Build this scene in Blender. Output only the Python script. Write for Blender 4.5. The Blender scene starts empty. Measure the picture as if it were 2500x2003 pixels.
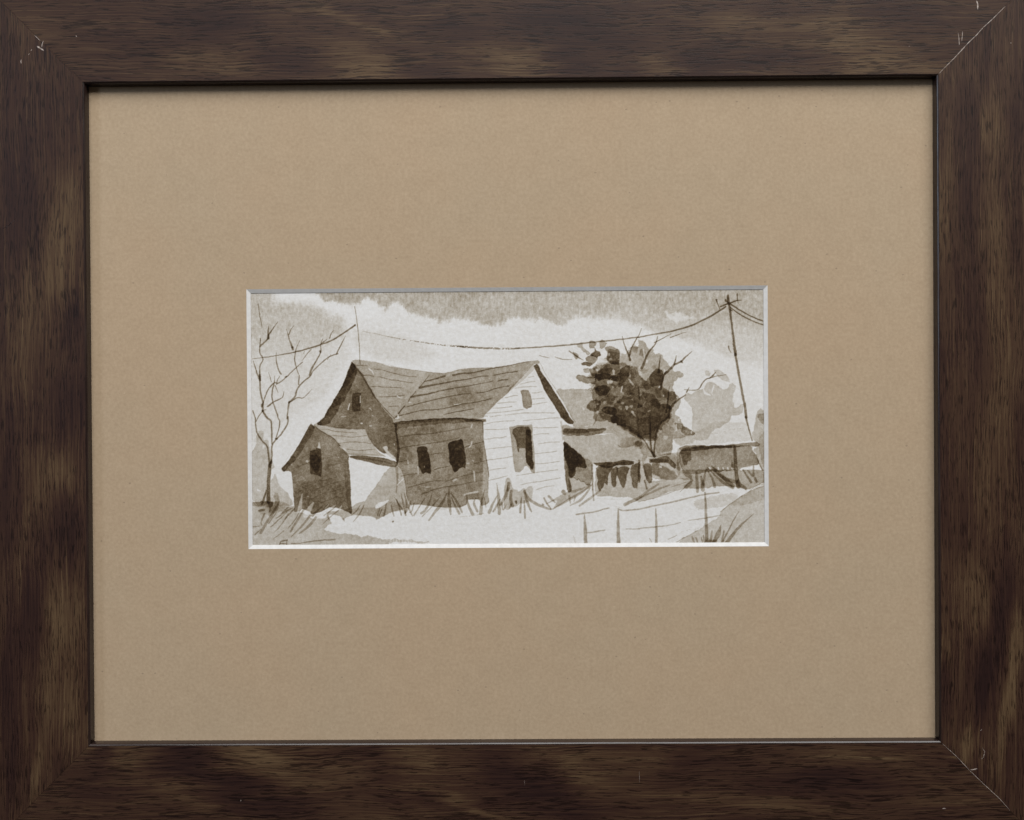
import bpy, math, random
import numpy as np
from mathutils import Euler, Vector

random.seed(4)
SC = bpy.context.scene
COL = SC.collection
MM = 0.001

# ------------------------------------------------------------------ camera
CAM_LOC = (3.5333, -443.5786, 3.1302)          # mm, picture face is the plane y = 0
CAM_ROT = (1.5657, 0.0066, 0.0071)
FPX = 2165.0                                    # focal length in pixels of the 2500 px wide photo
cam_d = bpy.data.cameras.new("camera")
cam = bpy.data.objects.new("camera", cam_d)
COL.objects.link(cam)
cam.location = Vector(CAM_LOC) * MM
cam.rotation_euler = CAM_ROT
cam_d.sensor_width = 36.0
cam_d.lens = FPX / 2500.0 * 36.0
cam_d.clip_start = 0.01
cam_d.clip_end = 50.0
SC.camera = cam

# ------------------------------------------------------------------ light
world = bpy.data.worlds.new("World")
SC.world = world
world.use_nodes = True
bg = world.node_tree.nodes["Background"]
bg.inputs[0].default_value = (1.0, 0.89, 0.79, 1)
bg.inputs[1].default_value = 0.055


def area(name, loc, target, sx, sy, power, color):
    d = bpy.data.lights.new(name, 'AREA')
    d.shape = 'RECTANGLE'
    d.size, d.size_y = sx, sy
    d.energy = power
    d.color = color
    o = bpy.data.objects.new(name, d)
    o.location = loc
    o.rotation_euler = (Vector(target) - Vector(loc)).to_track_quat('-Z', 'Y').to_euler()
    COL.objects.link(o)
    return o


area("window_light", (0.42, -1.36, 1.85), (0, 0, 0.0), 2.9, 1.5, 96.0, (1.0, 0.99, 0.975))
area("side_window_light", (-1.75, -1.25, 0.62), (0, 0, 0.0), 0.36, 0.9, 9.0, (0.72, 0.83, 1.0))

SC.view_settings.view_transform = 'Standard'
SC.view_settings.look = 'None'
SC.view_settings.gamma = 1
SC.view_settings.exposure = 0
SC.view_settings.use_curve_mapping = False

# ------------------------------------------------------------------ measured sizes (mm)
OW, OH = 425.83, 331.77        # frame opening
DEPTH = 4.93                   # mat face behind frame face
RAIL = 50.0
WX0, WX1, WZ0, WZ1 = -133.82, 129.67, -68.83, 62.87   # window cut in the mat
BEV = 1.9
MAT_T = 0.85

R = np.array(Euler(CAM_ROT).to_matrix())
C0 = np.array(CAM_LOC)


def to_photo(x, y, z):
    """mm on the picture -> place in the photograph (for tracing marks)"""
    q = np.stack([x - C0[0], y - C0[1] + 0 * x, z - C0[2]], -1) @ R
    return 1250 + FPX * q[..., 0] / -q[..., 2], 1001.5 - FPX * q[..., 1] / -q[..., 2]


def on_face(px, py, y=0.0):
    """a mark traced at (px,py) -> its mm position on the plane y"""
    d = R @ np.array([(px - 1250) / FPX, -(py - 1001.5) / FPX, -1.0])
    t = (y - C0[1]) / d[1]
    p = C0 + t * d
    return p[0], p[2]


# ------------------------------------------------------------------ helpers
def obj(name, verts, faces, mat, parent=None, smooth=False):
    me = bpy.data.meshes.new(name)
    me.from_pydata([tuple(c * MM for c in v) for v in verts], [], faces)
    me.update()
    if mat: me.materials.append(mat)
    if smooth:
        for p in me.polygons: p.use_smooth = True
    o = bpy.data.objects.new(name, me)
    COL.objects.link(o)
    if parent: o.parent = parent
    return o


def new_mat(name):
    m = bpy.data.materials.new(name)
    m.use_nodes = True
    nt = m.node_tree
    return m, nt, nt.nodes, nt.links, nt.nodes["Principled BSDF"]


def N(nt, t, **kw):
    n = nt.nodes.new(t)
    for k, v in kw.items():
        if k == 'i':
            for kk, vv in v.items(): n.inputs[kk].default_value = vv
        else:
            setattr(n, k, v)
    return n


def ramp(nt, stops, interp='LINEAR'):
    r = nt.nodes.new('ShaderNodeValToRGB')
    r.color_ramp.interpolation = interp
    e = r.color_ramp.elements
    while len(e) < len(stops): e.new(0.5)
    for el, (p, c) in zip(e, stops):
        el.position = p
        el.color = (c[0], c[1], c[2], 1) if len(c) == 3 else c
    return r


def math_n(nt, op, a=None, b=None, va=0.5, vb=0.5, clamp=False):
    n = nt.nodes.new('ShaderNodeMath'); n.operation = op; n.use_clamp = clamp
    n.inputs[0].default_value = va; n.inputs[1].default_value = vb
    if a is not None: nt.links.new(a, n.inputs[0])
    if b is not None: nt.links.new(b, n.inputs[1])
    return n.outputs[0]


# ------------------------------------------------------------------ materials
def wood_material(name, off):
    m, nt, ns, L, P = new_mat(name)
    tc = N(nt, 'ShaderNodeTexCoord')
    mp = N(nt, 'ShaderNodeMapping', i={'Location': (off, off * 0.7, 0)})
    L.new(tc.outputs['Object'], mp.inputs[0])

    def noise(scale_x, scale_z, detail=4, rough=0.55, dist=0.0, src=None):
        q = N(nt, 'ShaderNodeMapping', i={'Scale': (scale_x, scale_z, scale_z)})
        L.new(src or mp.outputs[0], q.inputs[0])
        n = N(nt, 'ShaderNodeTexNoise', i={'Scale': 1.0, 'Detail': detail, 'Roughness': rough, 'Distortion': dist})
        L.new(q.outputs[0], n.inputs['Vector'])
        return n.outputs['Fac']
    # slow waviness of the grain
    wav = noise(16, 30, 3, 0.5)
    cmb = N(nt, 'ShaderNodeCombineXYZ')
    L.new(math_n(nt, 'MULTIPLY', math_n(nt, 'SUBTRACT', wav, None, vb=0.5), None, vb=0.007), cmb.inputs[2])
    add = N(nt, 'ShaderNodeVectorMath', operation='ADD')
    L.new(mp.outputs[0], add.inputs[0]); L.new(cmb.outputs[0], add.inputs[1])
    W = add.outputs[0]
    cloud = noise(22, 70, 5, 0.6, 0.6, W)
    fib = noise(26, 1000, 5, 0.72, 0.0, W)
    pore = noise(125, 1850, 2, 0.5, 0.0, W)
    fine = noise(14, 2600, 2, 0.5, 0.0, W)
    pden = noise(30, 120, 3, 0.5, 0.0, W)
    fig = N(nt, 'ShaderNodeAttribute', attribute_name='figure').outputs['Fac']
    # figure + cloud -> colour between purple brown and golden brown
    f = math_n(nt, 'ADD', math_n(nt, 'MULTIPLY', fig, None, vb=0.22),
               math_n(nt, 'MULTIPLY', math_n(nt, 'SUBTRACT', cloud, None, vb=0.5), None, vb=0.5))
    f = math_n(nt, 'ADD', f, math_n(nt, 'MULTIPLY', math_n(nt, 'SUBTRACT', fib, None, vb=0.5), None, vb=1.0))
    f = math_n(nt, 'ADD', f, math_n(nt, 'MULTIPLY', math_n(nt, 'SUBTRACT', fine, None, vb=0.5), None, vb=1.0))
    f = math_n(nt, 'ADD', f, None, vb=0.40, clamp=True)
    cr = ramp(nt, [(0.0, (0.0165, 0.0072, 0.0066)), (0.30, (0.0335, 0.0150, 0.0104)), (0.52, (0.053, 0.0275, 0.0155)),
                   (0.75, (0.092, 0.056, 0.0290)), (1.0, (0.135, 0.087, 0.046))])
    L.new(f, cr.inputs[0])
    pr = ramp(nt, [(0.0, (0.16, 0.13, 0.13)), (0.39, (0.22, 0.18, 0.18)), (0.445, (1, 1, 1))])
    L.new(math_n(nt, 'ADD', pore, math_n(nt, 'MULTIPLY', math_n(nt, 'SUBTRACT', pden, None, vb=0.5), None, vb=0.35)), pr.inputs[0])
    mx = N(nt, 'ShaderNodeMix', data_type='RGBA', blend_type='MULTIPLY')
    mx.inputs['Factor'].default_value = 0.78
    L.new(cr.outputs[0], mx.inputs['A']); L.new(pr.outputs[0], mx.inputs['B'])
    L.new(mx.outputs['Result'], P.inputs['Base Color'])
    rr = math_n(nt, 'ADD', math_n(nt, 'MULTIPLY', fib, None, vb=0.22), None, vb=0.40)
    L.new(rr, P.inputs['Roughness'])
    P.inputs['Specular IOR Level'].default_value = 0.19
    b = N(nt, 'ShaderNodeBump', i={'Strength': 0.22, 'Distance': 0.0002})
    hh = math_n(nt, 'ADD', math_n(nt, 'MULTIPLY', fib, None, vb=0.5), pr.outputs[0])
    L.new(hh, b.inputs['Height'])
    L.new(b.outputs[0], P.inputs['Normal'])
    return m


def edge_material():
    m, nt, ns, L, P = new_mat('dark_stained_edge')
    tc = N(nt, 'ShaderNodeTexCoord')
    q = N(nt, 'ShaderNodeMapping', i={'Scale': (40, 500, 500)})
    L.new(tc.outputs['Object'], q.inputs[0])
    n = N(nt, 'ShaderNodeTexNoise', i={'Scale': 1.0, 'Detail': 4.0})
    L.new(q.outputs[0], n.inputs['Vector'])
    cr = ramp(nt, [(0.3, (0.014, 0.008, 0.007)), (0.7, (0.030, 0.018, 0.015))])
    L.new(n.outputs['Fac'], cr.inputs[0])
    L.new(cr.outputs[0], P.inputs['Base Color'])
    rr = ramp(nt, [(0.3, (0.20,) * 3), (0.7, (0.34,) * 3)])
    P.inputs['Specular IOR Level'].default_value = 0.45
    L.new(n.outputs['Fac'], rr.inputs[0])
    L.new(rr.outputs[0], P.inputs['Roughness'])
    b = N(nt, 'ShaderNodeBump', i={'Strength': 0.25, 'Distance': 0.0003})
    L.new(n.outputs['Fac'], b.inputs['Height'])
    L.new(b.outputs[0], P.inputs['Normal'])
    return m


def chip_material():
    m, nt, ns, L, P = new_mat('bare_fibreboard')
    tc = N(nt, 'ShaderNodeTexCoord')
    n = N(nt, 'ShaderNodeTexNoise', i={'Scale': 900.0, 'Detail': 3.0})
    L.new(tc.outputs['Object'], n.inputs['Vector'])
    cr = ramp(nt, [(0.3, (0.16, 0.12, 0.10)), (0.7, (0.52, 0.45, 0.40))])
    L.new(n.outputs['Fac'], cr.inputs[0])
    L.new(cr.outputs[0], P.inputs['Base Color'])
    P.inputs['Roughness'].default_value = 0.9
    return m


def mat_material():
    m, nt, ns, L, P = new_mat('tan_mat_paper')
    tc = N(nt, 'ShaderNodeTexCoord')
    O = tc.outputs['Object']
    fine = N(nt, 'ShaderNodeTexNoise', i={'Scale': 620.0, 'Detail': 4.0, 'Roughness': 0.6})
    L.new(O, fine.inputs['Vector'])
    mid = N(nt, 'ShaderNodeTexNoise', i={'Scale': 130.0, 'Detail': 5.0, 'Roughness': 0.65})
    L.new(O, mid.inputs['Vector'])
    big = N(nt, 'ShaderNodeTexNoise', i={'Scale': 14.0, 'Detail': 3.0})
    L.new(O, big.inputs['Vector'])
    s = math_n(nt, 'ADD', math_n(nt, 'MULTIPLY', fine.outputs['Fac'], None, vb=0.72),
               math_n(nt, 'MULTIPLY', mid.outputs['Fac'], None, vb=0.28))
    cr = ramp(nt, [(0.25, (0.356, 0.265, 0.174)), (0.5, (0.410, 0.311, 0.208)), (0.75, (0.466, 0.359, 0.246))])
    L.new(s, cr.inputs[0])
    tint = ramp(nt, [(0.35, (0.99, 1.0, 1.005)), (0.65, (1.012, 0.996, 0.985))])
    L.new(big.outputs['Fac'], tint.inputs[0])
    m1 = N(nt, 'ShaderNodeMix', data_type='RGBA', blend_type='MULTIPLY'); m1.inputs['Factor'].default_value = 1
    L.new(cr.outputs[0], m1.inputs['A']); L.new(tint.outputs[0], m1.inputs['B'])
    # scattered fibres: two sizes of dark fleck, one of pale fleck
    cur = m1.outputs['Result']
    for sc, rad, keep, col, fac in ((46, 0.017, 0.40, (0.045, 0.035, 0.028), 0.85),
                                    (150, 0.050, 0.20, (0.17, 0.13, 0.09), 0.50),
                                    (260, 0.09, 0.16, (0.58, 0.47, 0.34), 0.35)):
        mp = N(nt, 'ShaderNodeMapping', i={'Rotation': (0, 0.6 + sc, 0), 'Scale': (1.0, 1.0, 1.5)})
        L.new(O, mp.inputs[0])
        nz = N(nt, 'ShaderNodeTexNoise', i={'Scale': 900.0, 'Detail': 1.0})
        L.new(O, nz.inputs['Vector'])
        ad = N(nt, 'ShaderNodeVectorMath', operation='MULTIPLY_ADD')
        ad.inputs[1].default_value = (0.0006,) * 3
        L.new(nz.outputs['Color'], ad.inputs[0]); L.new(mp.outputs[0], ad.inputs[2])
        v = N(nt, 'ShaderNodeTexVoronoi', i={'Scale': float(sc)})
        L.new(ad.outputs[0], v.inputs['Vector'])
        sp = N(nt, 'ShaderNodeSeparateColor')
        L.new(v.outputs['Color'], sp.inputs[0])
        near = math_n(nt, 'LESS_THAN', v.outputs['Distance'], math_n(nt, 'MULTIPLY', sp.outputs[1], None, vb=rad * 2))
        pick = math_n(nt, 'LESS_THAN', sp.outputs[0], None, vb=keep)
        k = math_n(nt, 'MULTIPLY', math_n(nt, 'MULTIPLY', near, pick), None, vb=fac)
        mm = N(nt, 'ShaderNodeMix', data_type='RGBA')
        L.new(k, mm.inputs['Factor']); L.new(cur, mm.inputs['A']); mm.inputs['B'].default_value = (*col, 1)
        cur = mm.outputs['Result']
    L.new(cur, P.inputs['Base Color'])
    P.inputs['Roughness'].default_value = 0.85
    P.inputs['Specular IOR Level'].default_value = 0.25
    b = N(nt, 'ShaderNodeBump', i={'Strength': 0.30, 'Distance': 0.00025})
    L.new(s, b.inputs['Height']); L.new(b.outputs[0], P.inputs['Normal'])
    return m


def core_material():
    m, nt, ns, L, P = new_mat('white_mat_core')
    tc = N(nt, 'ShaderNodeTexCoord')
    n = N(nt, 'ShaderNodeTexNoise', i={'Scale': 500.0, 'Detail': 4.0})
    L.new(tc.outputs['Object'], n.inputs['Vector'])
    cr = ramp(nt, [(0.3, (0.62, 0.615, 0.605)), (0.7, (0.70, 0.695, 0.685))])
    L.new(n.outputs['Fac'], cr.inputs[0]); L.new(cr.outputs[0], P.inputs['Base Color'])
    P.inputs['Roughness'].default_value = 0.8
    return m


def watercolour_material():
    """paper x exp(-pigment * k): transparent brown wash on cold pressed paper"""
    m, nt, ns, L, P = new_mat('sepia_wash_on_paper')
    tc = N(nt, 'ShaderNodeTexCoord'); O = tc.outputs['Object']
    pig = N(nt, 'ShaderNodeAttribute', attribute_name='pigment').outputs['Fac']
    grain = N(nt, 'ShaderNodeTexNoise', i={'Scale': 1500.0, 'Detail': 3.0, 'Roughness': 0.6})
    L.new(O, grain.inputs['Vector'])
    tooth = N(nt, 'ShaderNodeTexNoise', i={'Scale': 520.0, 'Detail': 3.0, 'Roughness': 0.55})
    L.new(O, tooth.inputs['Vector'])
    g = math_n(nt, 'ADD', math_n(nt, 'MULTIPLY', math_n(nt, 'SUBTRACT', grain.outputs['Fac'], None, vb=0.5), None, vb=0.9),
               math_n(nt, 'MULTIPLY', math_n(nt, 'SUBTRACT', tooth.outputs['Fac'], None, vb=0.5), None, vb=1.0))
    D = math_n(nt, 'MULTIPLY', pig, math_n(nt, 'ADD', g, None, vb=1.0))
    D = math_n(nt, 'ADD', D, math_n(nt, 'MULTIPLY', g, None, vb=0.22))
    cmb = N(nt, 'ShaderNodeCombineColor')
    for i, (k, alb) in enumerate(((0.85, 0.718), (1.0, 0.714), (1.26, 0.704))):
        e = math_n(nt, 'EXPONENT', math_n(nt, 'MULTIPLY', D, None, vb=-k))
        L.new(math_n(nt, 'MULTIPLY', e, None, vb=alb), cmb.inputs[i])
    L.new(cmb.outputs[0], P.inputs['Base Color'])
    P.inputs['Roughness'].default_value = 0.88
    P.inputs['Specular IOR Level'].default_value = 0.22
    b = N(nt, 'ShaderNodeBump', i={'Strength': 0.45, 'Distance': 0.00022})
    L.new(tooth.outputs['Fac'], b.inputs['Height']); L.new(b.outputs[0], P.inputs['Normal'])
    return m


def wall_material():
    m, nt, ns, L, P = new_mat('plain_wall')
    tc = N(nt, 'ShaderNodeTexCoord')
    n = N(nt, 'ShaderNodeTexNoise', i={'Scale': 60.0, 'Detail': 6.0})
    L.new(tc.outputs['Object'], n.inputs['Vector'])
    cr = ramp(nt, [(0.3, (0.42, 0.40, 0.37)), (0.7, (0.47, 0.45, 0.42))])
    L.new(n.outputs['Fac'], cr.inputs[0]); L.new(cr.outputs[0], P.inputs['Base Color'])
    P.inputs['Roughness'].default_value = 0.9
    b = N(nt, 'ShaderNodeBump', i={'Strength': 0.15, 'Distance': 0.001})
    L.new(n.outputs['Fac'], b.inputs['Height']); L.new(b.outputs[0], P.inputs['Normal'])
    return m


# ------------------------------------------------------------------ wall (the surface it stands against)
o = obj('wall', [(-1500, 22, -1200), (1500, 22, -1200), (1500, 22, 1200), (-1500, 22, 1200),
                 (-1500, 60, -1200), (1500, 60, -1200), (1500, 60, 1200), (-1500, 60, 1200)],
        [(0, 1, 2, 3), (5, 4, 7, 6), (0, 4, 5, 1), (3, 2, 6, 7), (0, 3, 7, 4), (1, 5, 6, 2)], wall_material())
o['kind'] = 'structure'

# ------------------------------------------------------------------ the framed picture
root = bpy.data.objects.new('framed_picture', None)
root.empty_display_size = 0.05
root.location = (0, 0.021, -(OH / 2 + RAIL) * MM)
COL.objects.link(root)
root['label'] = 'sepia watercolour of old wooden houses in a tan mat and dark walnut frame'
root['category'] = 'framed picture'
RX = Vector(root.location)


def part(o, parent=None):
    """parent to the picture keeping the world place"""
    o.parent = parent or root
    base = RX if parent is None else Vector((0, 0, 0))
    o.location = Vector(o.location) - base
    return o


# smooth random field for numpy ------------------------------------------------
def vnoise(h, w, cell_y, cell_x, seed, octaves=1, gain=0.5):
    rng = np.random.RandomState(seed)
    out = np.zeros((h, w), np.float32); amp = 1.0; tot = 0
    for _ in range(octaves):
        gy, gx = int(h / cell_y) + 3, int(w / cell_x) + 3
        g = rng.rand(gy, gx).astype(np.float32)
        y = np.arange(h) / cell_y; x = np.arange(w) / cell_x
        y0 = y.astype(int); x0 = x.astype(int)
        fy = (y - y0); fx = (x - x0)
        fy = (fy * fy * (3 - 2 * fy))[:, None]; fx = (fx * fx * (3 - 2 * fx))[None, :]
        a = g[y0][:, x0]; b = g[y0][:, x0 + 1]; c = g[y0 + 1][:, x0]; d = g[y0 + 1][:, x0 + 1]
        out += amp * ((a * (1 - fx) + b * fx) * (1 - fy) + (c * (1 - fx) + d * fx) * fy)
        tot += amp; amp *= gain
        cell_y = max(1.0, cell_y / 2); cell_x = max(1.0, cell_x / 2)
    return out / tot - 0.5


# veneer figure: soft elongated patches (x, y, rx, ry, tilt deg, amount) traced from the photo
FIG = [
    # top rail
    (505, 160, 90, 34, 0, 1.0), (600, 176, 60, 18, 0, .8), (880, 140, 90, 42, 12, 1.2), (905, 172, 70, 22, 0, .8),
    (1285, 150, 75, 42, 0, 1.3), (1185, 130, 60, 34, 0, .7), (1600, 155, 55, 40, 0, 1.0), (1850, 62, 130, 26, 6, .9), (2050, 60, 80, 50, 20, 1.0),
    (2130, 130, 150, 36, 8, 1.0), (2180, 168, 130, 22, 0, 1.1), (850, 50, 130, 11, 20, 1.0), (740, 22, 90, 14, 10, .5),
    (90, 60, 70, 30, 10, .5), (1900, 172, 140, 14, 0, .7), (500, 55, 110, 42, 0, -1.3), (1350, 50, 130, 46, 0, -1.3),
    (1510, 100, 80, 26, 10, -.9), (1400, 150, 55, 36, 0, -.9), (700, 150, 80, 36, 0, -.7), (1760, 150, 130, 36, 0, -.8),
    (2190, 36, 110, 24, 0, -.9), (1540, 165, 40, 30, 0, -.5), (1130, 70, 80, 30, 0, -.5), (1050, 165, 80, 20, 0, -.6),
    # left rail
    (130, 620, 50, 120, 10, 1.0), (170, 520, 40, 90, 0, .9), (60, 800, 45, 140, 0, .9), (170, 700, 36, 70, 0, .5),
    (100, 1210, 46, 80, 10, .9), (55, 1360, 16, 130, 5, .8), (150, 1150, 44, 44, 0, .8), (160, 1480, 50, 90, 0, 1.0),
    (140, 1650, 60, 120, 0, .8), (175, 1790, 50, 80, 0, .7), (92, 1890, 16, 70, 8, 1.2), (50, 500, 50, 170, 0, -.8), (95, 290, 30, 90, 0, -.6),
    (175, 800, 34, 60, 0, -.8), (180, 990, 40, 90, 0, -.8), (150, 1290, 50, 70, 0, -1.0), (70, 1500, 36, 150, 5, -1.0),
    (20, 1750, 24, 200, 0, -1.0), (15, 1180, 20, 160, 0, -.8), (100, 1010, 80, 70, 0, -.4),
    # right rail
    (2425, 330, 34, 100, 0, 1.0), (2320, 400, 20, 130, 0, .9), (2430, 600, 30, 150, 0, .8), (2455, 850, 36, 170, 0, .7),
    (2420, 1100, 40, 150, 0, .7), (2370, 1450, 44, 90, -20, 1.0), (2303, 1590, 22, 50, 0, .9), (2470, 1640, 12, 110, 8, 1.4), (2484, 1540, 20, 60, 0, .9),
    (2445, 1790, 12, 90, 10, 1.3), (2360, 1830, 26, 46, 0, 1.2), (2300, 560, 16, 160, 0, .7), (2375, 380, 22, 150, 0, -.8),
    (2380, 720, 26, 170, 0, -.7), (2440, 1490, 26, 90, 10, -1.3), (2415, 1620, 30, 110, 15, -1.2), (2305, 1690, 26, 70, 0, -.8),
    (2290, 1050, 20, 200, 0, -.5), (2480, 300, 16, 60, 0, -.8), (2400, 1720, 16, 80, 8, -.9),
    # bottom rail
    (325, 1860, 45, 40, 0, 1.0), (605, 1850, 66, 36, 0, 1.3), (720, 1900, 90, 40, 20, .9), (1010, 1850, 60, 34, 10, 1.1),
    (470, 1955, 120, 14, 22, .7), (1130, 1965, 130, 11, 24, 1.3), (1410, 1885, 90, 28, 30, .9), (1500, 1850, 120, 26, 0, .8),
    (1820, 1960, 200, 22, 4, .9), (2120, 1845, 150, 18, 0, .9), (2300, 1960, 120, 22, 0, .8), (820, 1870, 60, 40, 0, .5),
    (440, 1850, 62, 36, 0, -1.4), (530, 1900, 90, 26, 15, -1.2), (660, 1962, 130, 32, 6, -1.2), (1340, 1950, 130, 40, 20, -1.4),
    (2000, 1905, 150, 32, 0, -1.0), (1200, 1860, 50, 60, 0, -.7), (260, 1840, 30, 24, 0, -.8), (1700, 1870, 90, 30, 0, -.4), (240, 1930, 80, 30, 0, -.5)]


def figure(x, z, seed):
    px, py = to_photo(x, 0.0, z)
    h, w = x.shape
    # rows of x run along the grain: long fibres push the figure to and fro along it
    al = vnoise(h, w, 30, 9, seed, 3) * 70 + vnoise(h, w, 26, 1.6, seed + 40, 1) * 55
    ac = vnoise(h, w, 34, 12, seed + 9, 3) * 34
    wx, wy = (ac, al) if seed % 2 else (al, ac)
    px = px + wx; py = py + wy
    out = np.zeros(px.shape)
    for cx, cy, rx, ry, a, am in FIG:
        t = math.radians(a) if rx > ry else -math.radians(a)
        if rx <= ry: t = -t
        dx, dy = px - cx, py - cy
        if rx > ry:
            u = dx * math.cos(t) + dy * math.sin(t); v = -dx * math.sin(t) + dy * math.cos(t)
        else:   # tall patches lean to the right by their tilt
            u = dx * math.cos(t) + dy * math.sin(t); v = -dx * math.sin(t) + dy * math.cos(t)
        q = (u / rx) ** 2 + (v / ry) ** 2
        out += am * np.exp(-0.8 * q ** 1.5)
    return np.clip(out, -1.4, 1.4)


EDGE_M = edge_material()
CHIP_M = chip_material()


def build_rail(idx):
    """one mitred length of moulding; local x runs along the grain, local z outwards from the opening"""
    ang = {0: 0, 1: math.pi / 2, 2: math.pi, 3: -math.pi / 2}[idx]      # top, right, bottom, left
    half = (OW if idx % 2 == 0 else OH) / 2
    off = (OH if idx % 2 == 0 else OW) / 2
    wm = wood_material('dark_walnut_veneer', idx * 1.7 + 0.3)
    # cross-section (s outwards, y back)
    face_s = [0.93] + list(np.linspace(1.6, RAIL - 3.2, 118)) + [RAIL - 2.0, RAIL - 1.1, RAIL - 0.4, RAIL]
    sec = []
    for s in face_s:
        y = 0.0
        if s > RAIL - 3.2: y = 2.4 * ((s - (RAIL - 3.2)) / 3.2) ** 2.2
        sec.append((s, y))
    sec += [(RAIL, 20.5), (6.2, 20.5), (6.2, DEPTH - 0.06), (0.93, DEPTH - 0.06)]
    nx = 380
    n = len(sec)
    V = np.zeros((nx + 1, n, 3))
    for j, (s, y) in enumerate(sec):
        t = np.linspace(-1, 1, nx + 1) * (half + s - 0.07)
        V[:, j, 0] = t; V[:, j, 1] = y; V[:, j, 2] = s
    faces = []
    for i in range(nx):
        for j in range(n):
            k = (j + 1) % n
            faces.append((i * n + j, i * n + k, (i + 1) * n + k, (i + 1) * n + j))
    faces.append(tuple(range(n - 1, -1, -1))); faces.append(tuple(nx * n + j for j in range(n)))
    o = obj('frame_rail', V.reshape(-1, 3).tolist(), faces, wm)
    o.rotation_euler = (0, ang, 0)
    c, s_ = math.cos(ang), math.sin(ang)
    cx, cz = off * s_, off * c           # centre of the opening side
    o.location = (cx * MM, 0, cz * MM)
    X = V[:, :, 0] * c + V[:, :, 2] * s_ + cx
    Z = -V[:, :, 0] * s_ + V[:, :, 2] * c + cz
    fg = figure(X, Z, idx)
    at = o.data.attributes.new('figure', 'FLOAT', 'POINT')
    at.data.foreach_set('value', fg.reshape(-1).astype(np.float32))
    o.data.shade_smooth() if hasattr(o.data, 'shade_smooth') else None
    for p in o.data.polygons: p.use_smooth = False
    part(o)
    # dark rounded sight edge
    prof = [(0.92, 0.0), (0.80, 0.025), (0.62, 0.12), (0.22, 0.47), (0.07, 0.64), (0.02, 0.80), (0.0, 0.95), (0.0, DEPTH - 0.06), (0.84, DEPTH - 0.06), (0.84, 0.2)]
    nn = 60; V = []; F = []
    rng = random.Random(idx)
    wob = [0.0] * (nn + 1)
    for i in range(1, nn): wob[i] = 0.6 * wob[i - 1] + rng.uniform(-0.05, 0.05)
    for i in range(nn + 1):
        for j, (s, y) in enumerate(prof):
            ss = s + (wob[i] if 1 <= j <= 5 else 0) * 0.5
            V.append(((-1 + 2 * i / nn) * (half + s), y, max(0.0, ss) if j < 8 else s))
    m_ = len(prof)
    for i in range(nn):
        for j in range(m_):
            k = (j + 1) % m_
            F.append((i * m_ + j, i * m_ + k, (i + 1) * m_ + k, (i + 1) * m_ + j))
    F.append(tuple(range(m_ - 1, -1, -1))); F.append(tuple(nn * m_ + j for j in range(m_)))
    e = obj('sight_edge', V, F, EDGE_M)
    e.parent = o
    for p in e.data.polygons[:-2]: p.use_smooth = True
    e.data.set_sharp_from_angle(angle=math.radians(50))
    return o


RAILS = [build_rail(i) for i in range(4)]


def chip(name, rail, strokes, seed, mat=None):
    """worn marks: ragged slivers of bare board, a hair proud of the face. strokes = [(w mm, [(px,py)...])]"""
    rng = random.Random(seed)
    V, F = [], []
    base = Vector(RAILS[rail].location) + RX
    inv = RAILS[rail].rotation_euler.to_matrix().inverted()
    for w, pts in strokes:
        P = [Vector(on_face(*p)) for p in pts]
        Q = []
        for a, b in zip(P[:-1], P[1:]):
            k = max(2, int((b - a).length / 0.9))
            for i in range(k): Q.append(a.lerp(b, i / k))
        Q.append(P[-1])
        m = len(Q); s = len(V)
        for i, q in enumerate(Q):
            d = (Q[min(i + 1, m - 1)] - Q[max(i - 1, 0)]).normalized()
            nrm = Vector((-d.y, d.x))
            t = i / (m - 1)
            ww = w * 0.5 * (0.25 + 0.75 * math.sin(math.pi * min(1, max(0, t))) ** 0.5) * rng.uniform(0.45, 1.3)
            for sg in (1, -1):
                p = q + nrm * ww * sg
                for y in (-0.03, 0.02):
                    V.append(inv @ (Vector((p.x, y, p.y)) * MM - base) / MM)
        for i in range(m - 1):
            a = s + i * 4; b = a + 4
            F += [(a, b, b + 2, a + 2), (a + 1, a + 3, b + 3, b + 1), (a, a + 1, b + 1, b), (a + 2, b + 2, b + 3, a + 3)]
        F += [(s, s + 2, s + 3, s + 1), (s + (m - 1) * 4, s + (m - 1) * 4 + 1, s + (m - 1) * 4 + 3, s + (m - 1) * 4 + 2)]
    o = obj(name, [tuple(v) for v in V], F, mat or CHIP_M)
    o.parent = RAILS[rail]
    return o


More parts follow.
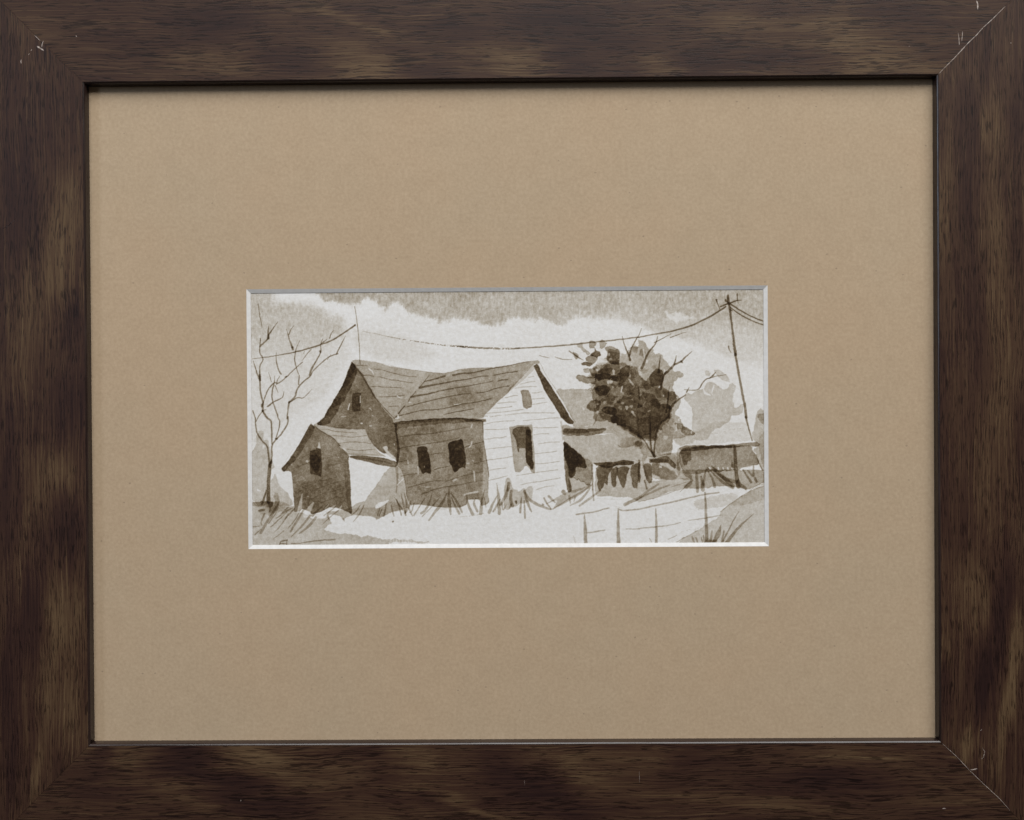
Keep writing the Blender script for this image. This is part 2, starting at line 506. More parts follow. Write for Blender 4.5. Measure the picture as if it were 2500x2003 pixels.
MARKS = [
    ('worn_mitre', 0, 0.38, [(2293, 180), (2300, 172), (2330, 142), (2366, 103), (2383, 87), (2400, 68), (2423, 47), (2440, 30), (2454, 16)]),
    ('worn_mitre', 2, 0.22, [(2301, 1816), (2335, 1847), (2367, 1881), (2400, 1913), (2440, 1950), (2466, 1979)]),
    ('scuff_mark', 0, 0.7, [(2384, 2), (2387, 10), (2387, 24)]), ('scuff_mark', 0, 0.55, [(2339, 80), (2341, 92), (2342, 110)]),
    ('scuff_mark', 0, 0.28, [(2350, 77), (2349, 90), (2348, 101)]), ('scuff_mark', 0, 0.4, [(185, 88), (188, 90)]), ('scuff_mark', 0, 0.2, [(2218, 113), (2222, 114)]),
    ('scuff_mark', 3, 0.8, [(90, 113), (98, 118), (107, 124)]), ('scuff_mark', 3, 0.45, [(106, 100), (103, 108), (102, 116)]), ('scuff_mark', 3, 0.5, [(52, 146), (51, 150), (52, 156)]),
    ('scuff_mark', 3, 0.3, [(75, 125), (78, 121)]), ('scuff_mark', 3, 0.25, [(69, 135), (72, 131)]), ('scuff_mark', 3, 0.25, [(84, 86), (92, 94), (98, 100)]),
    ('scuff_mark', 1, 0.42, [(2369, 1880), (2377, 1879), (2386, 1877)]), ('scuff_mark', 1, 0.16, [(2398, 1826), (2404, 1835), (2401, 1850), (2395, 1853)]), ('scuff_mark', 1, 0.18, [(2393, 1785), (2398, 1780)]),
    ('scuff_mark', 1, 0.3, [(2468, 104), (2468, 107)]), ('scuff_mark', 2, 0.4, [(2300, 1975), (2306, 1974), (2310, 1975)]), ('scuff_mark', 2, 0.07, [(1561, 1883), (1561, 1912)]),
    ('scuff_mark', 2, 0.07, [(1280, 1905), (1281, 1918)]), ('scuff_mark', 2, 0.2, [(588, 1952), (588, 1957)])]
chip('dent', 3, [(0.5, [(7, 559), (20, 552), (38, 534)])], 50, EDGE_M)
for k_, (nm_, rail_, w_, p_) in enumerate(MARKS): chip(nm_, rail_, [(w_, p_)], k_ + 1)

# ------------------------------------------------------------------ mat board with its bevelled window
mo = 5.2
MX, MZ = OW / 2 + mo, OH / 2 + mo
y0, y1 = DEPTH, DEPTH + MAT_T
Vm = [(-MX, y0, -MZ), (MX, y0, -MZ), (MX, y0, MZ), (-MX, y0, MZ),
      (WX0, y0, WZ0), (WX1, y0, WZ0), (WX1, y0, WZ1), (WX0, y0, WZ1),
      (-MX, y1, -MZ), (MX, y1, -MZ), (MX, y1, MZ), (-MX, y1, MZ),
      (WX0, y1, WZ0), (WX1, y1, WZ0), (WX1, y1, WZ1), (WX0, y1, WZ1)]
Fm = [(0, 1, 5, 4), (1, 2, 6, 5), (2, 3, 7, 6), (3, 0, 4, 7), (8, 12, 13, 9), (9, 13, 14, 10), (10, 14, 15, 11), (11, 15, 12, 8),
      (0, 8, 9, 1), (1, 9, 10, 2), (2, 10, 11, 3), (3, 11, 8, 0), (4, 5, 13, 12), (5, 6, 14, 13), (6, 7, 15, 14), (7, 4, 12, 15)]
matb = part(obj('mat_board', Vm, Fm, mat_material()))
matb['label'] = 'tan flecked mat board'
# bevel: white core cut at a slant, four faces in one ring, ending just above the painting
e0 = 0.004
A = [(WX0 + e0, y0 - 0.02, WZ0 + e0), (WX1 - e0, y0 - 0.02, WZ0 + e0), (WX1 - e0, y0 - 0.02, WZ1 - e0), (WX0 + e0, y0 - 0.02, WZ1 - e0)]
A1 = [(WX0 + e0 + .10, y0 + .02, WZ0 + e0 + .10), (WX1 - e0 - .10, y0 + .02, WZ0 + e0 + .10), (WX1 - e0 - .10, y0 + .02, WZ1 - e0 - .10), (WX0 + e0 + .10, y0 + .02, WZ1 - e0 - .10)]
b_ = BEV
B = [(WX0 + b_, y1 - 0.06, WZ0 + b_), (WX1 - b_, y1 - 0.06, WZ0 + b_), (WX1 - b_, y1 - 0.06, WZ1 - b_), (WX0 + b_, y1 - 0.06, WZ1 - b_)]
Bb = [(x, y1, z) for x, y, z in B]
Cb = [(WX0 + e0, y1, WZ0 + e0), (WX1 - e0, y1, WZ0 + e0), (WX1 - e0, y1, WZ1 - e0), (WX0 + e0, y1, WZ1 - e0)]
rings = [A, A1, B, Bb, Cb]
Vb = sum(rings, [])
Fb = []
for r in range(5):
    for i in range(4):
        j = (i + 1) % 4; r2 = (r + 1) % 5
        Fb.append((r * 4 + i, r * 4 + j, r2 * 4 + j, r2 * 4 + i))
bev = obj('bevelled_edge', Vb, Fb, core_material())
bev.parent = matb

# ------------------------------------------------------------------ the watercolour: pigment laid down wash by wash, stroke by stroke
SX0, SX1, SZ0, SZ1 = WX0 - 2, WX1 + 2, WZ0 - 2, WZ1 + 2
YP = y1 + 0.16
STEP = 0.235
NXp = int((SX1 - SX0) / STEP); NZp = int((SZ1 - SZ0) / STEP)
gx = np.linspace(SX0, SX1, NXp); gz = np.linspace(SZ1, SZ0, NZp)
GX, GZ = np.meshgrid(gx, gz)
PX, PY = to_photo(GX, YP, GZ)
H_, W_ = PX.shape
wrp = lambda s, c, a: vnoise(H_, W_, c, c, s, 3, 0.6) * a
WXn, WYn = wrp(11, 9, 5.0), wrp(12, 9, 5.0)       # brush edge raggedness
TX, TY = PX + WXn, PY + WYn                        # ragged
LX, LY = PX + WXn * 0.35, PY + WYn * 0.35          # lines wander less
CXm, CYm = PX.mean(0), PY.mean(1)
D = np.zeros((H_, W_), np.float32)
gran = 1 + 0.30 * vnoise(H_, W_, 2.2, 2.2, 5, 2) + 0.62 * vnoise(H_, W_, 26, 30, 6, 3)
dry = vnoise(H_, W_, 2.0, 3.0, 8, 2)

TILE = {'A': (600, 700), 'B': (600, 1020), 'C': (920, 700), 'D': (920, 1020),
        'E': (1240, 700), 'F': (1240, 1020), 'G': (1560, 700), 'H': (1560, 1020)}
KS = 320 / 1727.0


def pts(spec):
    """'A 10,20 30,40 C 5,6' -> tracing points"""
    out = []; ox, oy = 0, 0
    for tok in spec.split():
        if tok in TILE: ox, oy = TILE[tok]; continue
        v = [float(q) for q in tok.split(',')]
        out.append([ox + v[0] * KS, oy + v[1] * KS] + v[2:])
    return out


def window(x0, x1, y0_, y1_, pad):
    a = np.searchsorted(CXm, x0 - pad); b = np.searchsorted(CXm, x1 + pad)
    c = np.searchsorted(CYm, y0_ - pad); d = np.searchsorted(CYm, y1_ + pad)
    return slice(max(0, c - 1), min(H_, d + 1)), slice(max(0, a - 1), min(W_, b + 1))


def sdist(P, X, Y):
    """signed distance to polygon, positive inside"""
    inside = np.zeros(X.shape, bool); best = np.full(X.shape, 1e9, np.float32)
    n = len(P)
    for i in range(n):
        x1, y1_ = P[i][:2]; x2, y2 = P[(i + 1) % n][:2]
        dx, dy = x2 - x1, y2 - y1_
        l2 = dx * dx + dy * dy + 1e-9
        t = np.clip(((X - x1) * dx + (Y - y1_) * dy) / l2, 0, 1)
        dd = (X - x1 - t * dx) ** 2 + (Y - y1_ - t * dy) ** 2
        np.minimum(best, dd, out=best)
        if abs(dy) > 1e-9:
            c = ((y1_ > Y) != (y2 > Y)) & (X < (x2 - x1) * (Y - y1_) / dy + x1)
            inside ^= c
    best = np.sqrt(best)
    return np.where(inside, best, -best)


def chaikin(P, c=.22):
    out = []
    n = len(P)
    for i in range(n):
        a, b = P[i], P[(i + 1) % n]
        out.append([a[0] * (1 - c) + b[0] * c, a[1] * (1 - c) + b[1] * c]); out.append([a[0] * c + b[0] * (1 - c), a[1] * c + b[1] * (1 - c)])
    return out


def wash(d, spec, soft=0.9, edge=0.22, rag=1.0, lift=None, smooth=True, mod=None):
    P = pts(spec)
    if smooth: P = chaikin(P, .08 if rag < .75 else (.12 if 1.25 < rag < 1.7 else .2))
    xs = [p[0] for p in P]; ys = [p[1] for p in P]
    w = window(min(xs), max(xs), min(ys), max(ys), soft * 2 + 5)
    X = PX[w] + (WXn[w] * rag); Y = PY[w] + (WYn[w] * rag)
    s = sdist(P, X, Y)
    cov = np.clip(s / (2 * soft) + 0.5, 0, 1); cov = cov * cov * (3 - 2 * cov)
    if lift is not None:
        D[w] *= 1 - lift * cov
        return
    q = cov * d * (1 + edge * np.exp(-np.maximum(s, 0) / 1.5)) * gran[w]
    if mod is not None: q = q * mod(PX[w], PY[w])
    D[w] += q


def stroke(d, spec, w0, w1=None, w2=None, broken=0.0, lift=False, taper=0.0):
    """brush line, width (in tracing units) w0 at the start, w1 mid, w2 end"""
    P = pts(spec)
    if w1 is None: w1 = w0
    if w2 is None: w2 = w1
    P = [p[:2] for p in P]
    if len(P) > 2:      # Catmull-Rom
        Q = []
        E = [P[0]] + P + [P[-1]]
        for i in range(1, len(E) - 2):
            p0, p1, p2, p3 = (np.array(E[i + k]) for k in (-1, 0, 1, 2))
            for t in np.linspace(0, 1, 6)[:-1]:
                Q.append(0.5 * (2 * p1 + (p2 - p0) * t + (2 * p0 - 5 * p1 + 4 * p2 - p3) * t * t + (3 * p1 - p0 - 3 * p2 + p3) * t ** 3))
        Q.append(np.array(P[-1]))
    else:
        Q = [np.array(P[0]) + (np.array(P[1]) - np.array(P[0])) * t for t in np.linspace(0, 1, 5)]
    L = [0.0]
    for a, b in zip(Q[:-1], Q[1:]): L.append(L[-1] + float(np.hypot(*(b - a))))
    tot = L[-1] + 1e-9
    xs = [q[0] for q in Q]; ys = [q[1] for q in Q]
    w0, w1, w2 = w0 * 1.10 + 1.0, w1 * 1.10 + 1.0, w2 * 1.10 + 1.0
    mw = max(w0, w1, w2) * KS
    w = window(min(xs), max(xs), min(ys), max(ys), mw + 3)
    X, Y = LX[w], LY[w]
    best = np.full(X.shape, -1e9, np.float32)
    for i in range(len(Q) - 1):
        a, b = Q[i], Q[i + 1]
        dx, dy = b - a
        l2 = dx * dx + dy * dy + 1e-9
        t = np.clip(((X - a[0]) * dx + (Y - a[1]) * dy) / l2, 0, 1)
        dist = np.sqrt((X - a[0] - t * dx) ** 2 + (Y - a[1] - t * dy) ** 2)
        u = (L[i] + t * (L[i + 1] - L[i])) / tot
        wd = np.where(u < .5, w0 + (w1 - w0) * u * 2, w1 + (w2 - w1) * (u - .5) * 2) * KS * 0.5
        np.maximum(best, wd - dist, out=best)
    cov = np.clip(best / 1.1 + 0.5, 0, 1)
    thin = min(1.0, 1.0)
    if broken > 0: cov = cov * np.clip((dry[w] + 0.5 - broken) * 9, 0, 1)
    if lift:
        D[w] *= 1 - d * cov
        return
    D[w] += cov * d * thin * (1 + 0.25 * vn1[w])


vn1 = vnoise(H_, W_, 6, 6, 77, 2) * 2
# untouched paper: faint warm bloom
D += 0.09 * vnoise(H_, W_, 4, 6, 55, 2)
D += 0.04 + 0.10 * np.clip(vnoise(H_, W_, 90, 120, 3, 3) + 0.05, 0, 1)
exec_sky = True
# ---- sky
streak = 1 + 0.75 * vnoise(H_, W_, 9, 2.6, 21, 2) + 0.35 * vnoise(H_, W_, 5, 5, 24, 1) + 0.22 * vnoise(H_, W_, 2, 2, 22, 1)
fray = vnoise(H_, W_, 14, 9, 31, 4, 0.8)


def sky(d, spec, soft, ragged, mod=None):
    P = pts(spec); xs = [p[0] for p in P]; ys = [p[1] for p in P]
    w = window(min(xs), max(xs), min(ys), max(ys), soft * 2 + ragged + 4)
    s = sdist(P, PX[w], PY[w] ) + fray[w] * ragged
    cov = np.clip(s / (2 * soft) + 0.5, 0, 1); cov = cov * cov * (3 - 2 * cov)
    q = cov * d * streak[w] * (1 + 0.5 * vnoise(H_, W_, 40, 60, 41, 2)[w])
    if mod is not None: q = q * mod(PX[w], PY[w])
    D[w] += q


sky(.56, 'A 930,-200 950,90 990,150 1040,205 1180,200 1300,240 1400,262 1500,240 1540,180 1600,150 1727,190 C 0,210 80,250 120,305 180,220 300,225 400,270 450,350 570,380 740,420 800,460 960,470 1010,400 1130,430 1300,460 1400,500 1560,520 1660,470 1727,400 E 130,400 260,430 450,430 600,480 740,495 820,440 900,400 1050,410 1250,440 1400,360 1500,200 1500,-200',
    6.5, 26, lambda x, y: np.interp(x, [760, 830, 900, 1000, 1300, 1420, 1520], [1.15, 1.3, 1.0, 1.05, .95, .8, 0]) * np.interp(y, [707, 722, 760, 800], [1.25, 1.0, .95, .7]))
sky(.34, 'A -100,-200 330,-200 370,100 400,190 560,215 850,215 980,290 1150,370 1280,450 1300,600 1100,760 700,900 400,1000 -100,1100', 20, 34,
    lambda x, y: np.interp(y, [700, 760, 840, 880], [1.1, 1.2, .55, .25]))
sky(.10, 'A -100,500 900,500 1300,500 1380,900 1000,1500 600,1727 B 300,300 -100,400', 12, 20)
sky(.45, 'E 900,-200 900,330 1380,400 1600,480 G 0,500 300,640 700,720 1100,900 1700,1150 2200,1200 2200,-200', 10, 18,
    lambda x, y: np.interp(y, [700, 760, 800, 860, 900], [1.15, 1.0, .62, .38, .1]) * np.interp(x, [1420, 1520, 1560, 1700, 1880], [0, .95, 1, 1.0, 1.15]))
sky(.12, 'C -300,560 0,590 300,640 600,760 800,900 500,1000 0,950 -300,800', 10, 14)
wash(0, 'G 325,325 400,345 560,360 720,390 700,450 560,440 480,510 400,480 350,400', soft=5, rag=4.5, lift=.7)
wash(0, 'A 380,95 940,90 985,150 1040,215 1180,205 1400,262 1500,250 1600,160 1727,200 1727,430 1400,440 1200,370 1000,290 860,215 560,205 420,185', soft=8, rag=4.0, lift=.66)

# ---- ground and distance washes
wash(.40, 'B 60,480 105,420 140,330 135,240 165,215 175,180 205,172 235,190 235,240 220,270 250,300 290,290 320,420 350,600 378,670 330,690 328,840 360,790 385,730 410,800 430,880 480,940 540,980 575,1040 600,1070 630,1160 60,1180')
wash(.46, 'B 60,1105 360,1105 480,1120 630,1165 650,1240 820,1275 1060,1290 1110,1340 1130,1400 1040,1440 1040,1490 1160,1515 1250,1530 1400,1530 1500,1570 1600,1560 1727,1592 1880,1615 1885,1760 60,1760', rag=1.5)
wash(0, 'B 815,1278 1060,1288 1065,1310 1000,1335 900,1340 855,1330', lift=.85)
wash(.50, 'B 1385,1180 1500,1110 1580,1095 1600,1040 1645,1000 1690,930 1727,880 D 60,790 130,700 180,640 290,650 330,700 365,800 375,950 410,1080 440,1170 330,1215 180,1250 80,1300 0,1345 B 1700,1310 1500,1285 1340,1300 1290,1355 1230,1290 1080,1270 1060,1240 1300,1210', rag=1.3)
wash(.30, 'B 1400,1200 1727,1180 D 0,1180 160,1100 420,1120 430,1170 330,1215 180,1250 80,1300 0,1345 B 1700,1310 1500,1290 1350,1260', soft=2)
wash(0, 'D -20,1150 70,1110 165,1072 150,1105 100,1150 60,1175 -20,1205', lift=.85)
# ---- shed
wash(1.30, 'B 860,80 910,120 1000,180 1150,270 1240,370 1340,480 1362,520 1350,560 1380,850 1385,1080 1402,1240 1392,1270 1340,1240 1290,1215 1200,1190 1100,1180 1000,1240 900,1270 860,1265 850,1240 740,1200 700,1240 640,1240 630,1000 605,720 560,700 500,715 475,665 560,570 650,440 760,250 830,120', edge=.3, rag=.6)
wash(.62, 'B 860,90 912,130 870,230 800,330 740,440 650,560 560,650 500,718 475,668 560,570 650,440 760,250 830,120', rag=.5)
wash(.7, 'B 475,665 560,570 640,495 665,530 590,630 510,712 490,715', soft=1.6)
wash(.30, 'B 1285,560 1345,555 1380,1080 1402,1240 1340,1210 1315,900', soft=1.4)
wash(.22, 'B 640,900 900,800 1300,850 1300,1180 700,1200', soft=6)
wash(1.35, 'B 845,440 930,420 930,400 985,405 1000,520 1002,700 990,780 950,755 850,745 843,600', rag=.4, edge=.1)
wash(1.2, 'B 850,490 960,500 978,640 940,740 860,660', soft=3)
wash(0, 'B 967,312 988,410 943,398', lift=.75, rag=.3)
for x, y, r in ((810, 578, 22), (1225, 525, 11), (605, 625, 9), (820, 1040, 9)):
    wash(0, f'B {x-r},{y} {x},{y-r} {x+r},{y} {x},{y+r}', lift=.6, rag=.3, soft=1)
for s in ('B 600,690 700,640 850,590', 'B 620,760 780,700', 'B 615,860 760,830', 'B 1050,640 1300,590', 'B 1040,830 1200,780', 'B 740,930 900,860 1100,800', 'B 640,1000 800,940', 'B 900,960 1100,880 1300,830', 'B 860,1080 1000,1010 1300,930', 'B 1000,1120 1200,1040', 'B 740,520 850,480', 'B 1020,540 1200,500'):
    stroke(.32, s, 7, 10, 6)
# shed roof
wash(.50, 'B 900,88 940,78 960,110 1100,125 1230,140 1400,152 1575,152 1600,230 1690,370 1750,455 1850,520 D 60,510 -60,505 B 1500,495 1380,492 1340,478 1240,370 1150,270 1000,180 905,115', edge=.35, rag=.5)
for s in ('B 970,150 1080,155 1180,182 1460,200', 'B 1100,240 1250,242 1400,258 1590,240', 'B 1220,342 1350,322 1500,325 1650,345', 'B 1330,418 1500,435 1710,415', 'B 1350,482 1600,484 1727,495'):
    stroke(.62, s, 6, 9, 5)
stroke(.9, 'B 905,105 1000,180 1150,270 1240,370', 7)
stroke(.8, 'B 1260,400 1340,470 1365,500', 5)
stroke(.55, 'B 1240,385 1300,420 1350,470', 16, 18, 8, lift=True)
wash(1.42, 'B 1365,505 1500,497 1727,520 D 80,530 240,575 270,600 262,640 240,650 180,645 0,618 B 1550,568 1380,532', edge=.3, rag=.5)
stroke(.6, 'B 1380,512 1560,540 D 0,560 200,610', 12, 16, 10)
stroke(.6, 'B 1340,540 1360,560', 10)
# ---- gable end of the main house
wash(1.38, 'A 1400,985 1470,1080 1560,1180 1640,1340 1727,1480 C 40,1550 100,1620 200,1740 D 215,60 262,90 262,200 300,400 290,560 262,620 255,560 180,520 150,490 90,470 D 20,430 B 1690,370 1600,230 1575,152 1400,152 1230,140 1100,125 1000,105 950,100 945,70 A 1030,1727 1090,1610 1150,1520 1290,1270 1350,1120 1393,990', edge=.28, rag=.6)
wash(1.05, 'A 1400,985 1475,1085 1450,1180 1390,1330 1330,1430 1305,1500 1250,1540 1200,1680 B 1140,10 1100,85 990,102 950,100 940,70 1000,40 A 1030,1727 1090,1610 1150,1520 1290,1270 1350,1120', edge=.25, rag=.8)
wash(.5, 'A 1400,985 1450,1050 1400,1200 1300,1400 1200,1560 1050,1727 B 1000,60 950,100 940,70 A 1030,1727 1150,1520 1290,1270', soft=2)
stroke(.75, 'A 1405,1010 1480,1095 1640,1350 C 0,1490 230,1740', 16, 16, 10)
wash(.35, 'B 1750,100 D 0,-40 120,-30 260,90 280,260 120,300 0,200', soft=7)
wash(.35, 'D 180,300 300,280 480,480 470,600 300,640 240,500', soft=7)
wash(1.05, 'A 1405,1405 1520,1398 1517,1500 1510,1642 1412,1652 1400,1560', rag=.5)
for s, w in (('A 1348,1622 1370,1545', 13), ('A 1512,1440 1508,1530', 11), ('A 1625,1602 1640,1608 1662,1632', 7), ('A 1260,1715 1320,1712', 6), ('B 1522,75 1534,78', 16), ('B 1632,108 1658,108', 11), ('D 228,340 235,360', 9), ('D -60,-30 -50,-20', 6)):
    stroke(.8, s, w, lift=True)
# slivers of light between shed roof and house
wash(0, 'D 70,385 135,372 145,400 140,440 200,490 245,520 255,560 230,575 190,530 105,500 110,470 130,475 95,420', lift=.75, rag=.6)
# ---- main roof
wash(.66, 'A 1403,975 1440,965 1510,968 1600,980 1727,1000 C 150,1048 350,1080 550,1108 700,1130 870,1145 980,1122 1100,1090 1250,1072 1500,1070 1727,1045 E 150,1010 330,978 395,972 418,990 410,1010 340,1022 180,1200 50,1340 0,1400 C 1727,1402 1600,1512 1430,1682 1402,1728 1300,1742 1080,1740 700,1754 400,1774 225,1792 200,1745 100,1610 40,1545 0,1480 A 1640,1340 1560,1180 1470,1080', edge=.3, rag=.5)
wash(.13, 'C 870,1150 1100,1095 1727,1050 E 330,990 180,1190 0,1400 C 1727,1402 1430,1682 1390,1702 700,1738 400,1762 240,1770 245,1727 430,1470 560,1330 700,1165', soft=2.5)
wash(.30, 'C 900,1340 1200,1300 1400,1400 1500,1500 1200,1620 950,1560', soft=8)
wash(.22, 'C 1100,1100 1250,1090 1300,1150 1200,1180', soft=4)
for s in ('A 1460,1040 1595,1045', 'A 1540,1170 1620,1170 1685,1187', 'A 1690,1083 1727,1090 C 80,1100 170,1130 280,1158 400,1182 522,1192', 'C 20,1190 100,1207 135,1218', 'C 158,1225 300,1242 400,1262 472,1270', 'A 1650,1320 1727,1315 C 100,1325 320,1332', 'C 25,1456 200,1450 360,1434', 'C 158,1580 290,1578'):
    stroke(.75, s, 6, 9, 8)
for s in ('C 692,1165 640,1235 560,1330', 'C 515,1380 470,1430 440,1468', 'C 430,1480 415,1520'): stroke(.85, s, 7, 9, 10)
stroke(1.1, 'C 365,1575 300,1655 245,1730', 14, 14, 16)
for s, a, b, c in (('C 630,1250 750,1222 895,1180', 12, 12, 22), ('C 565,1335 700,1305 850,1280 1050,1240 1200,1220 1350,1188 1462,1180', 26, 11, 6),
                   ('C 450,1455 560,1432 700,1410 850,1370 1100,1325 1300,1295 1532,1245', 24, 9, 5), ('C 395,1585 560,1540 700,1505 850,1470 1050,1430 1230,1405', 8, 9, 6),
                   ('C 1310,1400 1450,1385 1560,1345 1727,1310', 7, 9, 8), ('C 270,1705 420,1672 600,1632 850,1615 1100,1555 1300,1525 1502,1480', 9, 9, 9),
                   ('C 880,1690 1050,1650 1270,1615', 6, 8, 10), ('C 1000,1170 1120,1145 1270,1135 1420,1100 1560,1072 1727,1045', 20, 13, 12),
                   ('C 1540,1170 1727,1132', 8, 9, 8), ('C 1590,1245 1727,1222', 8, 12, 8), ('E 0,1131 60,1128 125,1118', 6, 9, 12), ('E 0,1045 150,1012 300,985', 9, 6, 5), ('E 0,1315 20,1310', 8, 8, 8)):
    stroke(1.0, s, a, b, c)
stroke(.5, 'A 1400,978 1510,966 1727,1000 C 350,1080 870,1145 1100,1092 1250,1074 1500,1070', 4, 4, 5, broken=.35)
for s, w in (('A 1622,1086 1665,1118 1680,1160', 14), ('C 270,1440 300,1462 330,1470', 14), ('C 275,1690 285,1725', 24), ('C 1020,1555 1110,1545', 8), ('C 420,1525 450,1528', 8), ('D 250,10 300,5', 16)):
    stroke(.75, s, w, w, w * .5, lift=True)
# ---- side wall of the house
wash(1.10, 'D 225,62 380,45 500,30 700,15 1100,5 1140,10 1380,30 1402,60 1405,300 1440,500 1470,650 1475,780 1465,1000 1480,1110 1440,1150 1380,1165 1350,1080 1200,1080 1180,1150 1100,1180 900,1190 700,1160 550,1145 440,1150 395,1050 375,900 355,780 330,700 262,620 262,300 240,150', edge=.28, rag=.6)
wash(0, 'D 1400,300 1440,480 1470,650 1475,780 1468,1000 1480,1110 1430,1160 1390,1160 1395,900', lift=.30, rag=.4)
wash(.26, 'D 1180,1020 1350,1000 1350,1075 1200,1075', rag=.5)
wash(.24, 'D 240,150 700,100 900,260 620,320 300,360', soft=7)
wash(.20, 'D 1100,500 1380,300 1400,900 1200,1000', soft=7)
wash(.65, 'D 215,65 500,32 750,18 1140,5 1440,40 1390,62 1150,60 1000,78 850,78 700,95 500,118 430,112 380,148 300,140 260,172 230,120', soft=1.5, rag=1.0)
wash(1.0, 'D 1140,10 1430,15 1442,50 1380,42 1200,58 1155,40', rag=.5)
wash(.7, 'D 190,68 500,32 750,18 1140,5 1150,25 800,45 500,70 230,95', soft=1.2, rag=.6)
wash(1.85, 'D 525,400 570,385 660,380 680,470 692,500 700,600 718,740 690,735 640,718 602,750 575,690 565,660 545,655 540,520', edge=.12, rag=.8)
wash(2.15, 'D 935,350 960,322 1050,302 1130,285 1150,400 1168,560 1165,670 1145,655 1120,660 1080,680 1030,725 1005,700 995,650 960,610 955,450', edge=.12, rag=.8)
for s in ('D 280,257 400,237 500,225 700,213 950,170 1200,125', 'D 270,412 400,385 600,355 800,325 950,300 1090,265', 'D 258,592 400,563', 'D 720,485 870,460', 'D 760,685 850,660 960,640', 'D 320,772 450,745 560,730', 'D 415,920 600,870 750,835 870,835', 'D 920,838 1100,780 1300,730 1400,712', 'D 590,1010 750,950 900,915 1100,885 1300,842 1420,830', 'D 1160,390 1280,350 1400,322', 'D 1290,605 1460,563'):
    stroke(.72, s, 9, 8, 6)
for s, w in (('D 1255,90 1245,130', 16), ('D 1252,320 1245,360 1215,392', 15), ('D 1282,712 1292,840', 18), ('D 1008,830 1040,812', 26), ('D 1192,605 1215,600', 16), ('D 1150,1020 1200,1002 1280,985 1330,980', 18), ('D 542,650 545,745', 14), ('D 628,640 630,660', 9), ('D 620,910 660,915 700,912', 10), ('D 1255,562 1280,575', 8), ('D 405,560 412,600', 12), ('D 1085,610 1080,630', 5)):
    stroke(.6, s, w, lift=True)
stroke(.55, 'D 262,640 272,820 258,980', 34, 24, 14)
stroke(.65, 'D 270,885 310,845 350,805', 12, lift=True)
stroke(.6, 'D 285,815 292,825', 16, lift=True)
# ---- white gable front: pale grey boards
for s in ('D 1410,92 1530,62 1727,45', 'D 1420,158 1600,156 1727,147', 'D 1422,288 1580,265 1620,268 1705,248', 'D 1430,415 1727,385', 'D 1450,560 1727,525', 'D 1480,695 1600,675 1700,665', 'D 1470,830 1620,795 1720,770',
          'C 1440,1672 1600,1660 1727,1645', 'C 1530,1605 1727,1590', 'C 1590,1542 1727,1525', 'C 1690,1466 1727,1460',
          'E 160,1285 250,1265 360,1248', 'E 270,1197 340,1182', 'E 90,1340 200,1322 375,1318', 'E 320,1402 380,1400 455,1387', 'E 0,1457 60,1440 132,1440', 'E 0,1522 110,1520', 'E 320,1482 480,1472', 'E 320,1557 520,1522', 'E 0,1590 52,1582', 'E 0,1645 200,1622', 'E 0,1690 200,1668 400,1664 610,1665',
          'F 0,45 90,42', 'F 200,40 450,20 560,8 700,5', 'F 340,132 450,135 660,127', 'F 340,230 420,215 540,215', 'F 395,348 540,325 680,322', 'F 355,475 500,462 645,442', 'F 360,610 500,602 680,575', 'F 110,765 300,735 400,720 660,687', 'F 160,890 250,865 450,838 690,795', 'F 370,955 480,915 605,897', 'F 0,385 52,382', 'F 0,520 60,515'):
    stroke(.52, s, 6, 8, 7)
stroke(.5, 'C 1390,1705 1500,1712 1600,1702 1640,1700', 10, 12, 6, broken=.3)
stroke(.4, 'C 1690,1694 E 0,1694', 8, 8, 6)
stroke(.9, 'D 1400,45 1405,300 1440,500 1475,780', 4, 5, 4)
wash(.34, 'E 330,1035 362,1060 330,1110 240,1200 80,1335 0,1400 30,1330 180,1190', rag=.3)
wash(2.25, 'E 335,1045 385,1018 405,1050 430,1110 520,1240 580,1330 640,1430 700,1520 760,1620 820,1727 F 870,55 862,85 825,82 790,75 700,-5 E 690,1700 600,1550 500,1400 400,1170', edge=.2, rag=.35)
stroke(.5, 'E 415,1000 440,1040 500,1160 640,1370 740,1540 830,1700 F 895,60', 5)
stroke(.3, 'F 700,60 712,150 720,300', 20, 14, 6)
wash(.14, 'F 700,70 735,110 730,290 700,250', soft=2)
wash(1.05, 'E 162,1375 200,1362 270,1365 300,1430 318,1530 312,1590 275,1600 250,1612 205,1590 190,1500 185,1430', edge=.3, rag=.35)
wash(.68, 'F 18,120 80,118 130,98 200,102 320,92 330,300 345,400 355,600 357,732 315,722 298,690 250,635 215,640 205,675 150,720 95,712 75,600 60,450 40,250', edge=.35, rag=.35)
wash(1.15, 'F 72,150 130,120 270,118 308,180 315,350 322,560 347,600 330,690 300,660 240,590 230,402 150,402 148,450 135,450 100,280 58,210', edge=.3, rag=.35)
wash(1.15, 'F 240,150 300,170 322,400 332,640 305,690 240,575 235,350', edge=.3, rag=.3)
